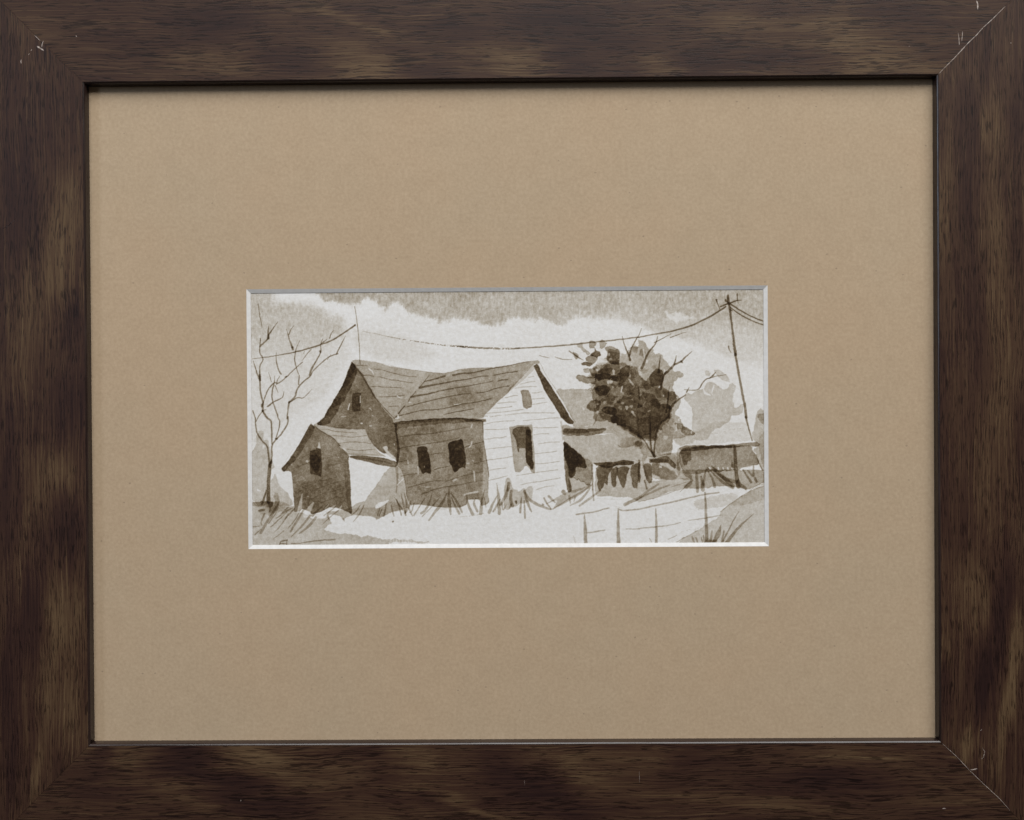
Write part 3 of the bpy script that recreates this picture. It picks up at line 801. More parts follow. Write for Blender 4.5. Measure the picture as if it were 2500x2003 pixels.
# ---- behind the house: pale roof, lean-to, fence
wash(.55, 'E 640,1358 680,1345 720,1358 850,1348 950,1355 1105,1352 1150,1600 F 1180,0 1120,110 900,128 860,110 880,60 E 820,1700 740,1520 650,1400', edge=.25)
wash(.50, 'F 725,240 900,240 1200,235 1380,200 1470,240 1450,350 1480,390 1550,405 1650,360 1727,390 H 25,400 30,490 120,515 60,575 F 1727,565 1550,560 1180,600 1110,610 1060,545 1010,532 850,412 790,342 725,290', edge=.25)
wash(.62, 'F 705,110 760,90 860,130 1110,118 1150,20 1200,-80 1500,60 1727,180 1780,360 1727,392 1650,362 1550,405 1460,390 1450,350 1470,250 1400,202 1250,205 1100,235 725,240', rag=.8)
wash(.85, 'F 722,170 740,145 1000,152 1200,140 1290,142 1300,165 1230,215 1100,240 900,238 735,240', edge=.15)
wash(.75, 'F 722,180 745,148 1000,150 1285,142 1290,160 1100,190 900,210 740,212', edge=.1, rag=.6)
wash(1.75, 'F 728,298 800,350 870,420 960,490 1010,540 1045,640 1020,672 960,650 895,640 890,760 850,790 810,780 790,650 760,560 735,430', edge=.15)
wash(1.1, 'F 735,310 870,440 960,520 1000,600 900,640 860,760 800,640 745,430', soft=3)
wash(1.05, 'F 728,298 850,410 1010,532 1060,545 1110,610 1110,800 1090,900 1030,890 1000,840 960,860 930,800 905,825 870,790 830,800 800,780 770,600 735,430', edge=.25)
wash(.50, 'F 800,780 870,780 905,815 935,790 960,850 1000,830 1030,880 1090,870 1110,895 1000,930 900,985 835,1000 800,960')
wash(1.25, 'F 735,430 765,560 800,760 835,900 838,975 800,992 778,950 750,720', rag=.7)
stroke(.9, 'F 1110,620 1118,950', 16, 18, 18)
stroke(.45, 'F 1135,620 1150,960', 18, 20, 18, lift=True)
wash(.42, 'H 30,490 120,510 340,470 440,468 530,450 545,720 520,800 300,820 170,800 50,700')
wash(.48, 'F 1150,620 1727,560 H 60,570 90,700 150,850 300,820 520,800 700,800 710,850 660,925 480,965 360,1000 200,1060 0,1115 F 1600,1040 1480,1045 1300,1030 1148,1045', edge=.25, rag=1.2)
wash(1.9, 'F 1135,590 1160,595 1190,598 1400,580 1540,558 1655,572 1658,608 1600,625 1450,625 1380,650 1260,665 1210,640 1150,620', edge=.15, rag=.7)
for s in ('F 1155,630 1390,640 1370,700 1325,745 1312,905 1290,880 1270,860 1255,920 1215,970 1188,920 1175,800', 'F 1365,680 1455,640 1430,760 1422,905 1390,918 1358,880', 'F 1440,650 1605,635 1570,750 1550,900 1515,940 1495,900 1460,810 1428,740', 'F 1608,630 1727,590 H 15,570 15,850 0,850 F 1715,820 1700,870 1700,950 1645,915 1620,760'):
    wash(1.25, s, edge=.2)
# ---- middle shed
wash(1.25, 'H 58,600 160,605 165,740 178,850 150,868 100,830 70,750', edge=.2)
wash(1.15, 'H 125,550 200,540 350,500 395,520 440,570 492,630 470,680 440,650 390,600 280,595 170,602', edge=.25)
stroke(.9, 'H 150,578 250,565 380,568', 34, 38, 30)
wash(.85, 'H 160,610 260,600 300,640 440,690 520,790 480,820 400,820 300,810 250,770 170,750', soft=2.2)
stroke(.9, 'H 72,830 105,935', 14, 18, 24)
stroke(.8, 'H 0,560 -5,850', 18, 18, 18)
wash(.40, 'H 115,535 340,475 440,468 510,520 540,700 490,690 400,530 350,502')
wash(0, 'H 265,630 300,640 305,670 265,660', lift=.7, rag=.4)
# ---- long low building
wash(1.0, 'H 528,415 800,372 1200,362 1495,375 1500,430 1540,500 1590,600 1500,645 1340,662 1320,690 900,720 750,745 600,745 540,640', edge=.2)
wash(1.1, 'H 525,400 600,370 800,362 1000,370 1200,355 1400,335 1550,318 1592,350 1570,378 1400,375 1200,402 1000,405 800,428 700,438 560,440', edge=.15, rag=.7)
stroke(.8, 'H 700,398 1000,385 1215,385', 26, 30, 26)
wash(.85, 'H 535,430 688,430 688,560 645,572 632,625 590,628', rag=.6)
wash(.70, 'H 540,690 900,685 1640,690 1900,690 1900,850 1640,860 1500,930 1430,955 1280,920 1080,895 880,930 560,935 690,830 600,760', rag=1.3, edge=.2)
wash(.20, 'H 540,700 700,740 700,800 600,830 500,800', soft=3)
wash(0, 'H 1340,662 1560,620 1590,690 1330,690', lift=.8, rag=.5)
for x in (932, 1045, 1108, 1170, 1225, 1275): stroke(.75, f'H {x},662 {x+4},678', 18, lift=True)
for s, w in (('H 755,720 765,850 772,975', (26, 34, 30)), ('H 820,780 835,860 840,950', (26, 40, 44)), ('H 885,680 860,800 850,880', (14, 26, 34)), ('H 905,700 960,790 1000,910', (16, 26, 34)),
             ('H 960,640 1080,760 1240,900', (16, 44, 46)), ('H 985,700 1130,800 1280,850', (16, 40, 46)), ('H 900,660 1100,850 1240,920', (10, 26, 40)),
             ('H 1370,690 1430,780 1480,850', (16, 24, 26)), ('H 1508,640 1515,760 1548,840', (14, 26, 30)), ('H 1435,700 1500,770', (20, 22, 26)), ('H 1225,570 1235,660', (12, 24, 26))):
    stroke(.75, s, *w)
stroke(1.05, 'H 1262,390 1272,600 1290,800 1310,910', 30, 42, 46)
wash(.85, 'H 1300,800 1350,860 1440,950 1320,925 1280,880')
wash(.45, 'G 1540,1700 1590,1600 1640,1640 1900,1640 H 1900,700 1640,700 1600,650 1545,470 1500,420 1590,360 1520,310 1485,250 1500,170 1530,60', rag=1.2)
wash(.55, 'G 1550,1690 1600,1670 1900,1655 H 1900,120 1640,90 1600,60', rag=.8)
wash(.35, 'H 1590,250 1650,160 1900,150 1900,700 1650,690 1600,500 1570,340', soft=2)
# far pale trees
wash(.34, 'G 595,1480 620,1400 690,1432 730,1380 770,1365 850,1340 885,1285 940,1250 1000,1270 1060,1330 1150,1362 1190,1290 1240,1272 1282,1310 1270,1380 1245,1420 1240,1480 1258,1590 1300,1590 1370,1530 1372,1660 1300,1705 1220,1700 H 1190,60 1050,130 940,200 900,300 740,300 720,200 690,120 705,0 G 700,1590 640,1530', edge=.35, rag=1.5)
wash(.14, 'H 470,330 500,250 740,190 1000,60 1400,60 1480,290 1300,320 900,350 600,360', rag=1.5)
wash(.28, 'G 990,1095 1060,1100 1150,1160 1195,1240 1200,1272 1110,1240 1040,1190 1000,1130', edge=.4)
wash(.28, 'G 865,1150 880,1110 920,1115 950,1150 930,1185 880,1170', edge=.4)
stroke(.8, 'G 985,1305 960,1400 975,1432', 14, 12, 8, lift=True)
stroke(.8, 'G 845,1345 870,1400 945,1432', 10, 26, 10, lift=True)
stroke(.30, 'H 1380,145 1200,165 1050,208 960,205 1000,155 1130,90', 4, broken=.45)
# ---- big tree: three tones of foliage, then single leaves
wash(.60, 'E 1500,900 1560,870 1620,800 1727,765 G -20,690 50,720 100,800 175,830 230,900 300,880 340,1000 440,1070 470,1120 560,1120 605,1180 500,1210 455,1260 440,1370 500,1420 545,1500 510,1600 480,1700 560,1727 H 550,90 600,130 690,170 745,240 640,240 560,250 440,270 442,440 400,500 240,475 210,522 120,400 0,300 F 1727,290 1500,150 1400,60 1130,60 E 1130,1640 1165,1560 1110,1480 1090,1400 1110,1300 1150,1200 1160,1120 1215,1080 1200,1020 1310,1010 1310,870 1400,850', edge=.3, rag=2.2)
wash(.78, 'E 1150,1130 1310,1000 1400,1025 1480,990 1600,1040 1727,1080 G 20,1190 100,1250 180,1110 300,1080 330,1160 300,1330 420,1370 500,1430 470,1560 430,1700 H 380,60 260,150 225,320 60,300 F 1600,190 1400,60 1230,40 E 1180,1600 1100,1450 1150,1300', edge=.2, rag=2.6)
wash(.85, 'E 1390,1560 1480,1470 1560,1440 1727,1440 G 60,1400 150,1400 250,1500 330,1600 440,1560 410,1727 H 330,30 240,120 215,300 150,260 0,285 F 1650,190 1480,110 1350,30 E 1380,1650', edge=.2, rag=2.4)
LEAVES = [(1.2, 'E 955,1020 1000,998 1100,1010 1118,1030 1075,1056 980,1046'), (.55, 'E 998,1082 1060,1082 1085,1100 1070,1142 1005,1125'),
          (.9, 'E 1075,1088 1150,1072 1172,1140 1160,1192 1110,1172 1080,1125'), (.8, 'E 882,1200 940,1163 1000,1163 1050,1185 1165,1190 1155,1285 1080,1280 950,1255'),
          (1.2, 'E 1145,1195 1180,1148 1280,1142 1380,1170 1455,1205 1440,1262 1330,1220 1200,1242'), (.75, 'E 1175,1130 1260,1068 1375,1080 1360,1135 1280,1150'),
          (1.1, 'E 1135,1340 1190,1300 1300,1290 1355,1350 1300,1422 1200,1438 1160,1400'), (1.25, 'E 1085,885 1150,862 1143,805 1165,845 1212,862 1232,900 1190,938 1090,905'),
          (.75, 'E 1035,940 1090,890 1200,938 1150,990 1110,1022 1040,990'), (.5, 'E 900,748 975,745 985,800 1085,868 1045,905 990,850 955,800 918,792'),
          (.75, 'E 1078,728 1130,712 1172,750 1140,815 1078,815'), (.62, 'E 1212,720 1245,698 1303,742 1290,780 1240,828 1203,822'),
          (.65, 'E 1268,808 1330,782 1400,798 1462,838 1482,880 1470,962 1460,1012 1380,1025 1330,1000 1303,960 1310,860'), (.55, 'E 1318,830 1440,820 1472,870 1460,960 1330,972'),
          (.75, 'E 1330,975 1462,962 1452,1026 1370,1022'), (1.05, 'E 1032,1590 1090,1508 1150,1493 1222,1510 1215,1622 1168,1647 1090,1640'),
          (1.2, 'E 1232,1620 1268,1580 1340,1573 1400,1600 1442,1640 1400,1702 1340,1690 1280,1670'), (.8, 'F 1345,20 1400,-40 1482,0 1470,72 1390,72'),
          (.7, 'F 1478,0 1560,40 1552,120 1500,112'), (.7, 'E 1488,1062 1560,1038 1612,1050 1592,1200 1500,1282 1458,1302 1470,1150'),
          (.5, 'E 1498,1380 1560,1290 1622,1258 1682,1330 1642,1432 1550,1432'), (.45, 'E 1640,1300 1727,1285 G 10,1430 E 1660,1442'),
          (.55, 'G 18,1190 60,1230 100,1250 162,1290 150,1350 80,1362 40,1290'), (.75, 'G 128,1200 190,1110 240,1078 310,1100 322,1180 290,1302 160,1322'),
          (.45, 'G 138,1500 230,1478 302,1560 260,1622 180,1582'), (.95, 'G 298,1560 350,1543 412,1560 432,1592 370,1607 310,1592'),
          (.9, 'G -20,1528 40,1545 52,1580 -20,1612'), (.45, 'G 308,1370 450,1378 512,1440 450,1502 340,1482'), (.5, 'H -30,0 300,-10 260,100 200,182 100,232 -20,282'),
          (.75, 'H 560,110 650,140 722,190 745,237 600,222 550,180'), (.6, 'H 455,60 560,90 592,140 500,160'), (.5, 'E 1430,1150 1490,1120 1500,1220 1440,1260'),
          (.45, 'E 1560,1320 1650,1300 1660,1400 1580,1430'), (.4, 'G 40,800 90,870 60,940 0,900'), (.45, 'G -60,760 -10,790 -20,880 -90,850'),
          (.4, 'E 1600,1100 1690,1090 1700,1200 1620,1220'), (.4, 'E 1270,1450 1350,1400 1420,1450 1380,1540 1290,1530'), (.4, 'G 210,1330 280,1350 300,1450 230,1470')]
for d, s in LEAVES: wash(d * 1.18, s, edge=.3, rag=1.3)
wash(.85, 'H -70,345 0,295 150,420 208,520 130,515 30,485 25,400', rag=.8)
rl = random.Random(9)
wash(.34, 'E 1100,1190 1165,1030 1190,930 1310,985 1310,1120 1160,1205', rag=1.8)
for k in range(16):
    x, y = rl.uniform(1090, 1420), rl.uniform(930, 1560); a, b = rl.uniform(28, 60), rl.uniform(16, 32)
    wash(rl.uniform(.35, .7), f'E {x-a},{y+4} {x-a*.5},{y-b*.8} {x+a*.5},{y-b} {x+a},{y-b*.1} {x+a*.6},{y+b} {x-a*.5},{y+b*.8}', edge=.4, rag=1.3)
for k in range(26):
    x, y = rl.uniform(1150, 1980), rl.uniform(1050, 1700); a, b = rl.uniform(25, 60), rl.uniform(18, 45)
    wash(rl.uniform(.18, .42), f'E {x-a},{y} {x-a*.3},{y-b} {x+a*.8},{y-b*.6} {x+a},{y+b*.3} {x},{y+b}', edge=.35, rag=2)
for k in range(34):
    x, y = rl.gauss(1580, 230), rl.uniform(900, 1720); a, b = rl.uniform(12, 34), rl.uniform(12, 40); t = rl.uniform(-1, 1)
    wash(0, f'E {x-a},{y} {x-a*t},{y-b} {x+a*.6},{y-b*.3} {x+a*t},{y+b}', lift=rl.uniform(.25, .5), rag=1.2)
for k in range(22):
    x, y = rl.gauss(1540, 190), rl.uniform(1150, 1720); a, b = rl.uniform(22, 50), rl.uniform(12, 26)
    wash(rl.uniform(.4, .8), f'E {x-a},{y} {x-a*.5},{y-b} {x+a*.4},{y-b*.8} {x+a},{y-b*.1} {x+a*.5},{y+b} {x-a*.4},{y+b*.7}', edge=.35, rag=1.3)
for s in ('E 1310,1235 1392,1242 1380,1280 1303,1282', 'E 1578,1215 1612,1220 1665,1300 1650,1312', 'E 1538,1560 1602,1580 1570,1642', 'E 1620,1640 1650,1640 1692,1722 1650,1702', 'E 970,1590 1012,1598 1002,1638',
          'H 253,150 300,160 305,197 265,192', 'H 320,230 388,245 370,292 328,282', 'H 60,310 110,290 112,325 80,335', 'E 1370,1100 1400,1090 1410,1170 1385,1160', 'E 1180,940 1300,960 1300,1000 1170,1010', 'G 100,960 130,980 110,1010 85,1005'):
    wash(0, s, lift=.62, rag=.8)
for s in ('E 1508,1320 1490,1390', 'H 382,92 386,104', 'H 436,108 444,122', 'H 490,95 490,170', 'H 525,20 527,40', 'H 560,45 575,70', 'G 330,1090 345,1130', 'G 60,830 70,930', 'G 265,1330 275,1310', 'G 325,1430 328,1450', 'E 1332,880 1332,910', 'E 1480,880 1484,915', 'H 690,185 692,210'):
    stroke(.7, s, 13, 16, 10, lift=True)
wash(.42, 'H 240,120 300,40 400,-20 460,20 440,130 470,170 442,260 442,440 240,470 215,400 225,300', rag=1.6, edge=.3)
wash(.28, 'H 470,190 500,180 580,230 720,240 745,300 700,340 540,372 500,352 470,330 455,270', rag=1.4)
wash(.45, 'H 500,400 545,400 545,640 620,735 700,760 700,835 540,820 500,700', rag=1.2, soft=1.6)
wash(.30, 'F 1500,250 1727,270 H 60,350 30,420 F 1690,380 1560,400 1480,380', rag=2, soft=2)
# branches of the big tree
for s, w in (('G 35,1075 65,1010 120,880 200,780 225,740 246,655', (30, 20, 5)), ('G 205,742 300,690 425,622', (10, 9, 3)), ('G 262,1130 268,1040 280,905', (30, 14, 4)),
             ('G 345,1150 420,1080 470,1010 490,910', (26, 26, 4)), ('G 465,1032 560,985 600,940 698,858', (20, 20, 3)), ('G 285,1350 320,1200 355,1120', (26, 22, 14)),
             ('E 1612,972 1595,910 1540,780 1505,655', (26, 12, 4)), ('E 1598,912 1640,790 1700,680 G 0,640 35,550', (22, 14, 3)), ('G 385,1727 425,1590 520,1490 618,1428', (26, 24, 8)),
             ('G 598,1359 770,1360 840,1270 920,1208 1150,1158', (5, 12, 3)), ('G 628,1392 662,1325', (16, 8, 3)), ('G 928,1208 980,1170 1012,1130', (10, 18, 6)), ('G 358,1660 380,1500 400,1318', (20, 18, 3)),
             ('G 415,670 500,640 622,600', (10, 6, 3)), ('H 392,-10 300,60 250,140 215,300 200,430 205,515', (20, 20, 20)), ('H 148,60 150,300 165,420 202,515', (18, 22, 20)), ('H -20,220 60,290 150,430 205,515', (12, 14, 24)),
             ('F 1590,165 1660,185 1740,215', (8, 12, 8)), ('G 560,985 575,1005', (24, 20, 10)), ('G -10,1330 10,1500', (8, 10, 6))):
    stroke(1.25, s, *w)
# small marks above the roof
stroke(.9, 'E 418,907 470,925 542,940', 6, 7, 3); stroke(.9, 'E 622,929 700,955 770,963 845,963', 6, 9, 3)
stroke(1.1, 'E 808,850 900,912 992,970', 8, 18, 5); wash(.8, 'E 850,852 900,868 950,915 910,962 870,910', rag=2)
# ---- wires and pole
stroke(1.25, 'A 88,952 230,935 400,910 640,865 850,810 1000,760 1150,700 1280,620 1380,550 1440,512', 4, 15, 18)
wash(1.0, 'A 1430,500 1450,495 1450,525 1435,525', rag=.3)
stroke(1.05, 'A 1433,265 1465,450 1490,700 1503,900 1505,1030', 6, 8, 6)
stroke(.75, 'A 1540,590 1727,625 C 100,648 300,690', 3, 5, 8, broken=.25)
stroke(1.15, 'C 300,690 450,712 650,745 850,770 1050,786 1250,800', 9, 11, 18, broken=.46)
stroke(1.15, 'C 1050,788 1250,803 1450,812 1727,820 E 150,815', 18, 20, 16, broken=.30)
stroke(1.15, 'E 100,815 320,805 600,785 900,760 1100,735 1400,705 1727,668', 12, 15, 13)
stroke(1.2, 'G -10,668 200,630 400,595 560,555 700,510 850,440 1000,360 1142,266', 12, 19, 18)
stroke(1.45, 'G 1170,120 1185,230', 26, 26, 34)
stroke(1.3, 'G 1188,230 1215,430 1250,720 1275,900', 26, 20, 32)
stroke(.5, 'G 1218,610 1240,760 1262,900', 8, 20, 14, broken=.35)
stroke(1.3, 'G 1270,890 1310,1120 1360,1400 1400,1600 1415,1727', 26, 24, 30)
stroke(1.2, 'H 1408,-5 1440,120 1490,300', 24, 16, 12)
stroke(1.0, 'H 1545,490 1580,600 1635,700', 8, 12, 12)
stroke(1.4, 'G 1078,264 1185,222 1290,185 1355,178', 18, 18, 5); stroke(1.3, 'G 1142,183 1195,228', 24, 20, 20)
stroke(1.2, 'G 1295,98 1300,185 1312,220', 13, 12, 6); stroke(1.2, 'G 1018,175 1040,230 1068,300', 16, 10, 6)
wash(1.0, 'G 1010,170 1035,168 1030,190 1015,188', rag=.3)
stroke(1.3, 'G 1205,228 1330,310 1480,395 1680,470', 16, 13, 13); stroke(1.25, 'G 1205,275 1350,380 1500,455 1680,520', 14, 12, 11)
stroke(1.1, 'G 1180,788 1190,832 1212,868', 14, 12, 5); stroke(1.2, 'G 1200,300 1225,320', 14)
# ---- bare tree, left
BARE = [('A 195,685 190,780 185,870 228,960 185,1050 185,1230 195,1400 225,1530 225,1640', (9, 14, 22)), ('A 188,790 290,690 300,640 420,465', (18, 14, 5)), ('A 298,680 295,600 302,520', (30, 16, 4)),
        ('A 163,230 185,380 215,540', (8, 8, 4)), ('A 535,560 570,680 620,830', (4, 12, 22)), ('A 565,632 600,560 637,513', (9, 7, 3)), ('A 712,710 662,830 645,950 665,1060 695,1158', (4, 12, 8)),
        ('A 703,1170 695,1290', (9, 11, 16)), ('A 400,872 402,980 430,1090 468,1152', (4, 12, 16)), ('A 97,980 145,1130 188,1235', (4, 12, 26)), ('A 222,1545 290,1370 370,1272 430,1272 540,1190 640,1090 752,995', (12, 12, 8)),
        ('A 740,980 800,900 862,830', (5, 6, 8)), ('A 300,1130 340,1255', (3, 5, 6)), ('A 380,1180 378,1265', (3, 5, 8)), ('A 450,1178 415,1240 405,1292', (3, 6, 9)), ('A 385,1302 425,1397', (8, 6, 3)),
        ('A 370,1280 345,1420 350,1490 370,1560 410,1670 430,1740 B 448,50 432,160 395,278', (14, 14, 9)), ('A 503,1383 480,1460 360,1525 288,1582', (5, 12, 18)), ('A 228,1632 160,1727 B 135,50', (8, 8, 8)),
        ('A 268,1622 225,1632', (4, 8, 10)), ('A 222,1635 280,1727 B 330,45 340,150 345,350', (22, 18, 16)), ('A 90,1635 125,1727 B 128,80 150,200 210,300 280,380 300,480 310,600 318,650', (10, 18, 22)),
        ('B 555,-10 550,80 480,200 350,360 345,500 330,600', (16, 16, 22)), ('B 395,280 415,285', (18, 16, 14)), ('A 545,1740 555,1620 575,1520', (12, 14, 22)), ('A 570,1530 650,1450 665,1390 720,1290 840,1190 900,1100 1050,960 1130,910 1215,885', (20, 12, 10)),
        ('A 580,1525 680,1465 760,1465 870,1353', (12, 9, 3)), ('A 845,1165 870,1080 980,880 990,760 1015,690', (26, 12, 6)), ('A 1000,752 1068,693', (14, 9, 4)), ('A 1195,888 1240,800 1315,653', (14, 11, 3)),
        ('A 1075,962 1122,895', (7, 6, 3)), ('A 1105,678 1130,610 1157,578', (14, 9, 3)), ('A 765,882 777,850', (5, 5, 3)), ('A 980,850 985,870', (22, 18, 10)), ('A 520,1195 545,1185', (18, 18, 10)), ('A 610,800 625,805', (22, 24, 14)),
        ('B 270,955 240,1070 212,1145', (14, 22, 26)), ('A 185,1160 190,1220', (16, 26, 14)), ('A 215,1560 215,1590', (26, 24, 14))]
for s, w in BARE: stroke(1.15, s, *w)
wash(1.25, 'B 300,600 345,555 332,700 320,900 328,1110 300,1140 275,1130 275,900 288,700', rag=.5)
wash(.45, 'B 60,1115 220,1105 360,1108 360,1180 230,1190 60,1150', soft=1.4)
wash(.7, 'B 270,1110 360,1105 350,1180 320,1190', soft=1.6)
wash(.48, 'B 372,990 420,990 435,1060 445,1120 420,1200 380,1262 300,1300 300,1240 372,1160 385,1080', soft=1.2)
wash(.35, 'B 170,1210 330,1160 640,1180 640,1240 420,1240 200,1290', soft=2.2)
wash(0, 'B 145,935 195,960 200,975 150,965', lift=.8, rag=.3)
wash(0, 'B 225,360 240,365 235,415 222,410', lift=.5, rag=.3)
for s, w in (('B 415,1150 350,1270 270,1390 200,1515', (26, 30, 34)), ('B 610,1190 500,1260 400,1330', (14, 20, 12)), ('B 560,1275 460,1420 375,1512', (18, 14, 6)), ('B 765,1210 700,1320 588,1505', (20, 26, 20)),
             ('B 720,1215 660,1330 560,1460', (10, 14, 8)), ('B 850,1290 740,1430 598,1568', (24, 24, 12)), ('B 925,1315 840,1420 705,1530', (26, 32, 12)), ('B 1010,1165 930,1240 880,1290', (14, 24, 30)),
             ('B 1262,1190 1150,1280 1000,1412', (12, 10, 5)), ('B 1185,1170 1100,1240 1030,1290', (12, 14, 10)), ('B 502,1493 360,1602', (9, 8, 4)), ('B 1555,1155 1500,1270 1415,1372', (12, 18, 5)),
             ('B 1505,1158 1460,1230 1390,1290', (8, 14, 10)), ('B 330,1160 312,1240', (26, 30, 14)), ('B 245,1270 205,1380 215,1420', (20, 18, 12)), ('B 175,1225 245,1215', (24, 26, 20)), ('B 560,1180 470,1270', (14, 18, 10)),
             ('B 330,1442 430,1350 545,1250', (12, 12, 10)), ('B 120,1545 200,1470', (10, 14, 8)), ('B 100,1440 180,1430', (16, 12, 8)), ('B 1080,1150 1030,1210', (20, 24, 20)), ('B 640,1200 560,1290 520,1340', (16, 18, 8)),
             ('B 400,1250 300,1400', (12, 16, 8)), ('B 1080,1290 1100,1350', (26, 22, 16)), ('B 1290,1340 1300,1362', (26, 20, 12)), ('B 1370,1240 1395,1270', (24, 22, 10))):
    stroke(.62, s, *w)
stroke(.55, 'B 745,1005 728,1100 705,1230', 8, 36, 50, lift=True)
stroke(.55, 'B 890,1125 840,1200 790,1290', 20, 56, 60, lift=True)
stroke(.5, 'B 1090,1150 1040,1205', 10, 18, 8, lift=True); stroke(.5, 'B 1180,1160 1100,1215', 12, 30, 16, lift=True); stroke(.5, 'B 1265,1160 1240,1215', 8, 20, 22, lift=True)
# scribbled mark at the lower left edge
stroke(.85, 'B 442,1690 458,1640 500,1625 545,1615', 16, 14, 12); stroke(.8, 'B 540,1620 540,1680', 12, 10, 12); stroke(.8, 'B 448,1655 500,1660 540,1665', 10, 10, 8)
stroke(.75, 'B 600,1658 720,1655 800,1640 950,1622 1175,1606', 10, 12, 18)
# ---- grass at the foot of the house
for s, w in (('D 255,1070 300,1190 322,1285', (14, 18, 12)), ('D 320,1000 350,1150 382,1285', (6, 22, 18)), ('D 185,1150 205,1230 228,1300', (8, 18, 12)), ('D 128,1130 110,1220 90,1295', (10, 16, 22)), ('D 235,1050 290,1140 345,1220', (8, 14, 14)),
             ('D 360,990 390,1130 370,1260', (6, 26, 24)), ('D 450,1100 420,1180 380,1250', (8, 24, 20)), ('D 490,1125 460,1230 430,1250', (10, 14, 8)), ('D 420,1190 470,1295', (16, 16, 12)), ('D 635,1060 550,1190 488,1290', (6, 14, 16)),
             ('D 728,995 690,1120 640,1220 588,1260', (8, 26, 28)), ('D 825,1058 700,1200 598,1302', (6, 12, 10)), ('D 925,995 850,1140 760,1250 688,1355', (10, 38, 18)), ('D 955,915 952,1080 972,1275', (4, 46, 18)),
             ('D 980,998 1060,1120 1122,1245', (14, 28, 24)), ('D 985,1050 1040,1180 1085,1262', (12, 22, 28)), ('D 1182,1020 1205,1150 1262,1270', (14, 28, 36)), ('D 1305,1058 1280,1130 1325,1232', (8, 28, 26)), ('D 1418,955 1385,1100 1368,1262', (6, 28, 40)),
             ('D 1415,1040 1440,1185', (4, 10, 6)), ('D 1580,865 1600,1020 1615,1262', (4, 36, 40)), ('D 1588,1030 1530,1130 1480,1250', (8, 26, 38)), ('D 1622,1080 1580,1160 1535,1235', (20, 24, 20)), ('D 1727,890 1700,1020 1625,1150', (14, 40, 28)),
             ('D 1645,1120 1665,1212 1705,1150', (18, 20, 8)), ('D 40,1190 10,1290', (10, 18, 10)), ('D 70,1200 30,1300', (8, 14, 10))):
    stroke(.66, s, *w)
stroke(.28, 'D 1010,1318 1250,1292 1400,1262', 6, 10, 14, broken=.35)
wash(.16, 'D 820,1195 1000,1190 880,1215 850,1225', soft=2)
wash(1.2, 'D 200,1370 213,1357 226,1370 213,1384', rag=.2)
wash(.42, 'D 140,1602 260,1600 480,1615 740,1650 600,1655 300,1640 140,1640', rag=2.0, edge=.2)
for x in range(180, 520, 38): stroke(.6, f'D {x},1598 {x+6},1640', 9, lift=True)
wash(.42, 'F -40,830 15,790 45,850 60,950 130,955 133,992 200,924 240,950 262,908 335,908 320,1050 290,1100 205,1132 160,1130 120,1175 60,1170 0,1215 -60,1180', edge=.35)
for s, w in (('F 42,970 38,1090 60,1160', (34, 36, 42)), ('F 12,870 0,960', (40, 40, 30)), ('F 178,1055 162,1250', (10, 24, 22)), ('F 213,1095 225,1325', (10, 20, 18)), ('F 215,968 262,1130 310,1238', (28, 34, 16)),
             ('F 228,990 300,1090 430,1165 562,1208', (26, 36, 20)), ('F 475,1060 520,1140 572,1208', (18, 20, 12)), ('F 535,1035 620,1118', (26, 24, 16)), ('F 730,975 755,1010', (44, 46, 26)), ('F 455,1140 470,1160', (14, 30, 10)), ('F 50,1140 20,1190', (24, 20, 14))):
    stroke(.72, s, *w)
wash(1.1, 'F 92,1095 122,1095 126,1125 108,1150 95,1120', rag=.3)
wash(.46, 'F 480,1145 600,1075 720,1015 790,975 1100,885 1110,915 900,1030 760,1110 590,1208 650,1110 640,1090', edge=.2)
for s, w in (('F 592,1205 800,1085 960,990 1100,890', (14, 34, 16)), ('F 820,1158 950,1090 1040,990 1085,930', (14, 30, 16)), ('F 945,1162 1100,1050 1215,960', (22, 26, 22)), ('F 808,1035 825,1130', (26, 24, 6)), ('F 885,1050 870,1112', (22, 16, 5)),
             ('F 1540,1145 1640,1100 1740,1050 H 100,980 252,880', (38, 30, 22)), ('H -60,1110 60,1035 200,970 398,888', (10, 24, 16)), ('H 545,975 640,880 712,830', (6, 12, 16))):
    stroke(.58, s, *w)
wash(.18, 'F 1530,1150 1727,1040 1727,1080 1560,1170', rag=1)
stroke(.5, 'F 1120,950 1130,1090', 18, 16, 20)
stroke(.6, 'H -10,1112 200,1060 360,1010 480,965', 5, 7, 5); stroke(.6, 'H 430,912 560,870 690,838', 4, 7, 6)
wash(.22, 'H 715,1080 860,1060 1100,1010 1300,1000 1290,1080 1150,1180 960,1175 820,1220 745,1200', rag=2.4, edge=.3)
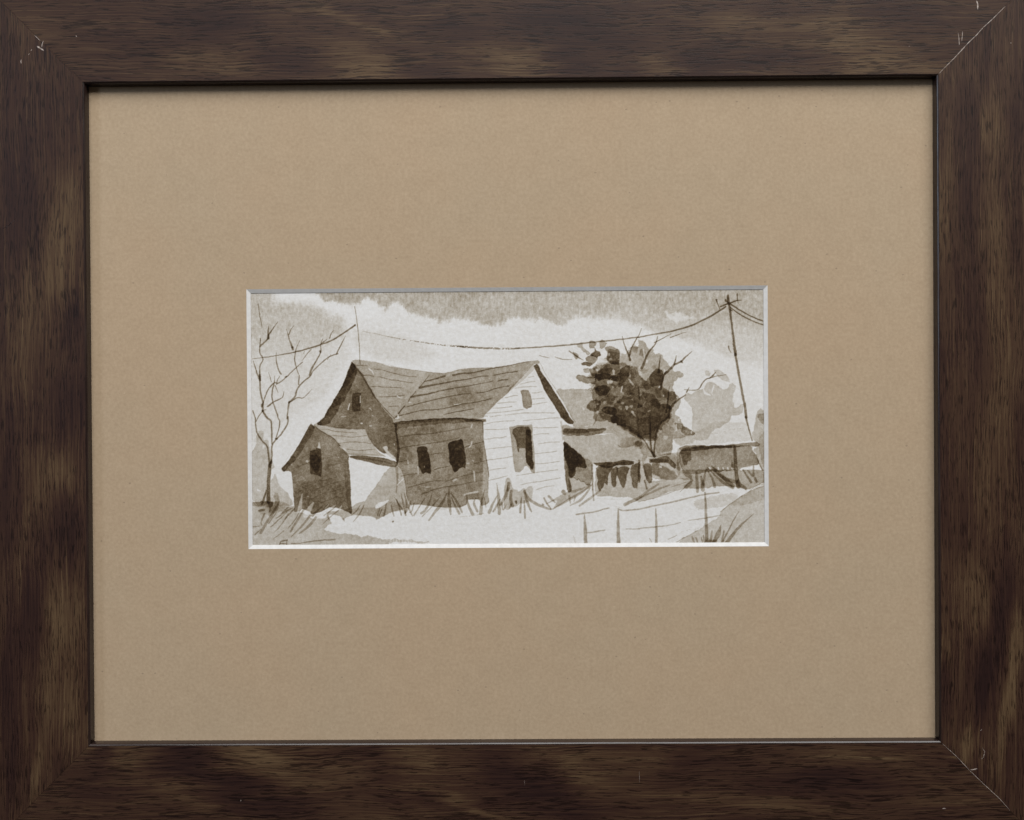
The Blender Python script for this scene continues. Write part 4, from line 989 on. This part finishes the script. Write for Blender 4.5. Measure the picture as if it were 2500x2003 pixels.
# right bank
wash(.36, 'H 1070,1235 1200,1140 1350,1035 1480,970 1640,900 1900,830 1900,1760 420,1760 560,1600 760,1500 870,1420 960,1370 1065,1290', edge=.35, rag=1.3)
wash(.26, 'H 1190,1150 1350,1035 1500,955 1640,900 1900,850 1900,1060 1640,1080 1400,1150 1270,1162', soft=1.3)
stroke(.7, 'H 1075,1240 1200,1142 1350,1035 1500,955 1660,895', 5, 7, 5); stroke(.6, 'H 1465,962 1540,900 1640,850', 6, 6, 4)
wash(.42, 'H 1640,690 1900,690 1900,900 1640,880 1480,960 1640,860', soft=2)
for s, w in (('H 700,1570 712,1610 728,1650', (16, 26, 18)), ('H 750,1580 775,1650', (12, 18, 12)), ('H 820,1580 840,1650', (10, 16, 10)), ('H 848,1550 862,1650', (10, 18, 12)), ('H 962,1490 955,1560 935,1650', (10, 30, 30)),
             ('H 1080,1408 1045,1530 980,1650', (6, 62, 34)), ('H 1120,1490 1108,1560 1095,1650', (14, 24, 34)), ('H 1312,1240 1220,1400 1110,1625', (8, 14, 22)), ('H 1510,1270 1350,1410 1230,1550 1150,1660', (6, 30, 44)), ('H 890,1632 1010,1628', (40, 40, 36))):
    stroke(.72, s, *w)
# fence
for s, w, d in (('F 1010,1282 1015,1400 1025,1660', (10, 38, 42), .78), ('F 902,1276 1100,1248 1200,1225 1332,1190', (18, 15, 12), .66), ('F 1035,1520 1150,1505 1282,1480', (12, 15, 10), .62), ('F 1455,1225 1452,1400 1457,1660', (16, 34, 42), .78),
                ('F 1455,1205 1530,1225 1727,1205 H 230,1155 450,1110 700,1050 870,1012 1055,988', (14, 18, 14), .68), ('F 1558,1468 1727,1468 H 0,1462 230,1440 400,1420 548,1382', (8, 14, 7), .60), ('H 222,1200 228,1400 230,1660', (10, 28, 32), .8),
                ('H 868,985 880,1200 895,1660', (16, 32, 44), .82), ('H 645,1360 870,1325 1075,1285', (6, 12, 9), .62), ('H 385,1605 500,1550', (9, 9, 7), .5), ('H 495,1640 640,1560 775,1488', (6, 9, 9), .55), ('H 138,1590 168,1640', (8, 9, 6), .5),
                ('F 1470,1650 1480,1580', (30, 26, 10), .25), ('F 860,1560 890,1650', (14, 22, 18), .18)):
    stroke(d, s, *w)
stroke(.25, 'H 560,1510 640,1485 820,1460', 18, 26, 18, broken=.52)
# a few faint pencil lines
for s in ('A 1395,985 1300,1200 1150,1480 1030,1700 B 940,80', 'F 1160,1060 1400,1080 1727,1090', 'F 1300,1140 1500,1190', 'B 830,100 620,420 480,650', 'E 640,1370 700,1500'):
    stroke(.22, s, 4, 4, 4, broken=.42)

D = D + 0.30 * np.clip(D - 0.95, 0, None)
D = np.clip(D, 0.0, 4.4)
D = np.where(D > 1.9, 1.9 + (D - 1.9) * 0.85, D)

verts = np.stack([GX, np.full_like(GX, YP), GZ], -1).reshape(-1, 3) * MM
me = bpy.data.meshes.new('watercolour_painting')
nv = H_ * W_; nf = (H_ - 1) * (W_ - 1)
me.vertices.add(nv); me.vertices.foreach_set('co', verts.reshape(-1).astype(np.float32))
ii = (np.arange(H_ - 1)[:, None] * W_ + np.arange(W_ - 1)[None, :]).reshape(-1)
quad = np.stack([ii + W_, ii + W_ + 1, ii + 1, ii], -1).astype(np.int32)
me.loops.add(nf * 4); me.loops.foreach_set('vertex_index', quad.reshape(-1))
me.polygons.add(nf); me.polygons.foreach_set('loop_start', (np.arange(nf) * 4).astype(np.int32))
me.update(calc_edges=True)
at = me.attributes.new('pigment', 'FLOAT', 'POINT')
at.data.foreach_set('value', D.reshape(-1).astype(np.float32))
me.materials.append(watercolour_material())
ptg = bpy.data.objects.new('watercolour_painting', me)
COL.objects.link(ptg)
part(ptg)
ptg['label'] = 'sepia painting of an old house, shed, trees and a pole'
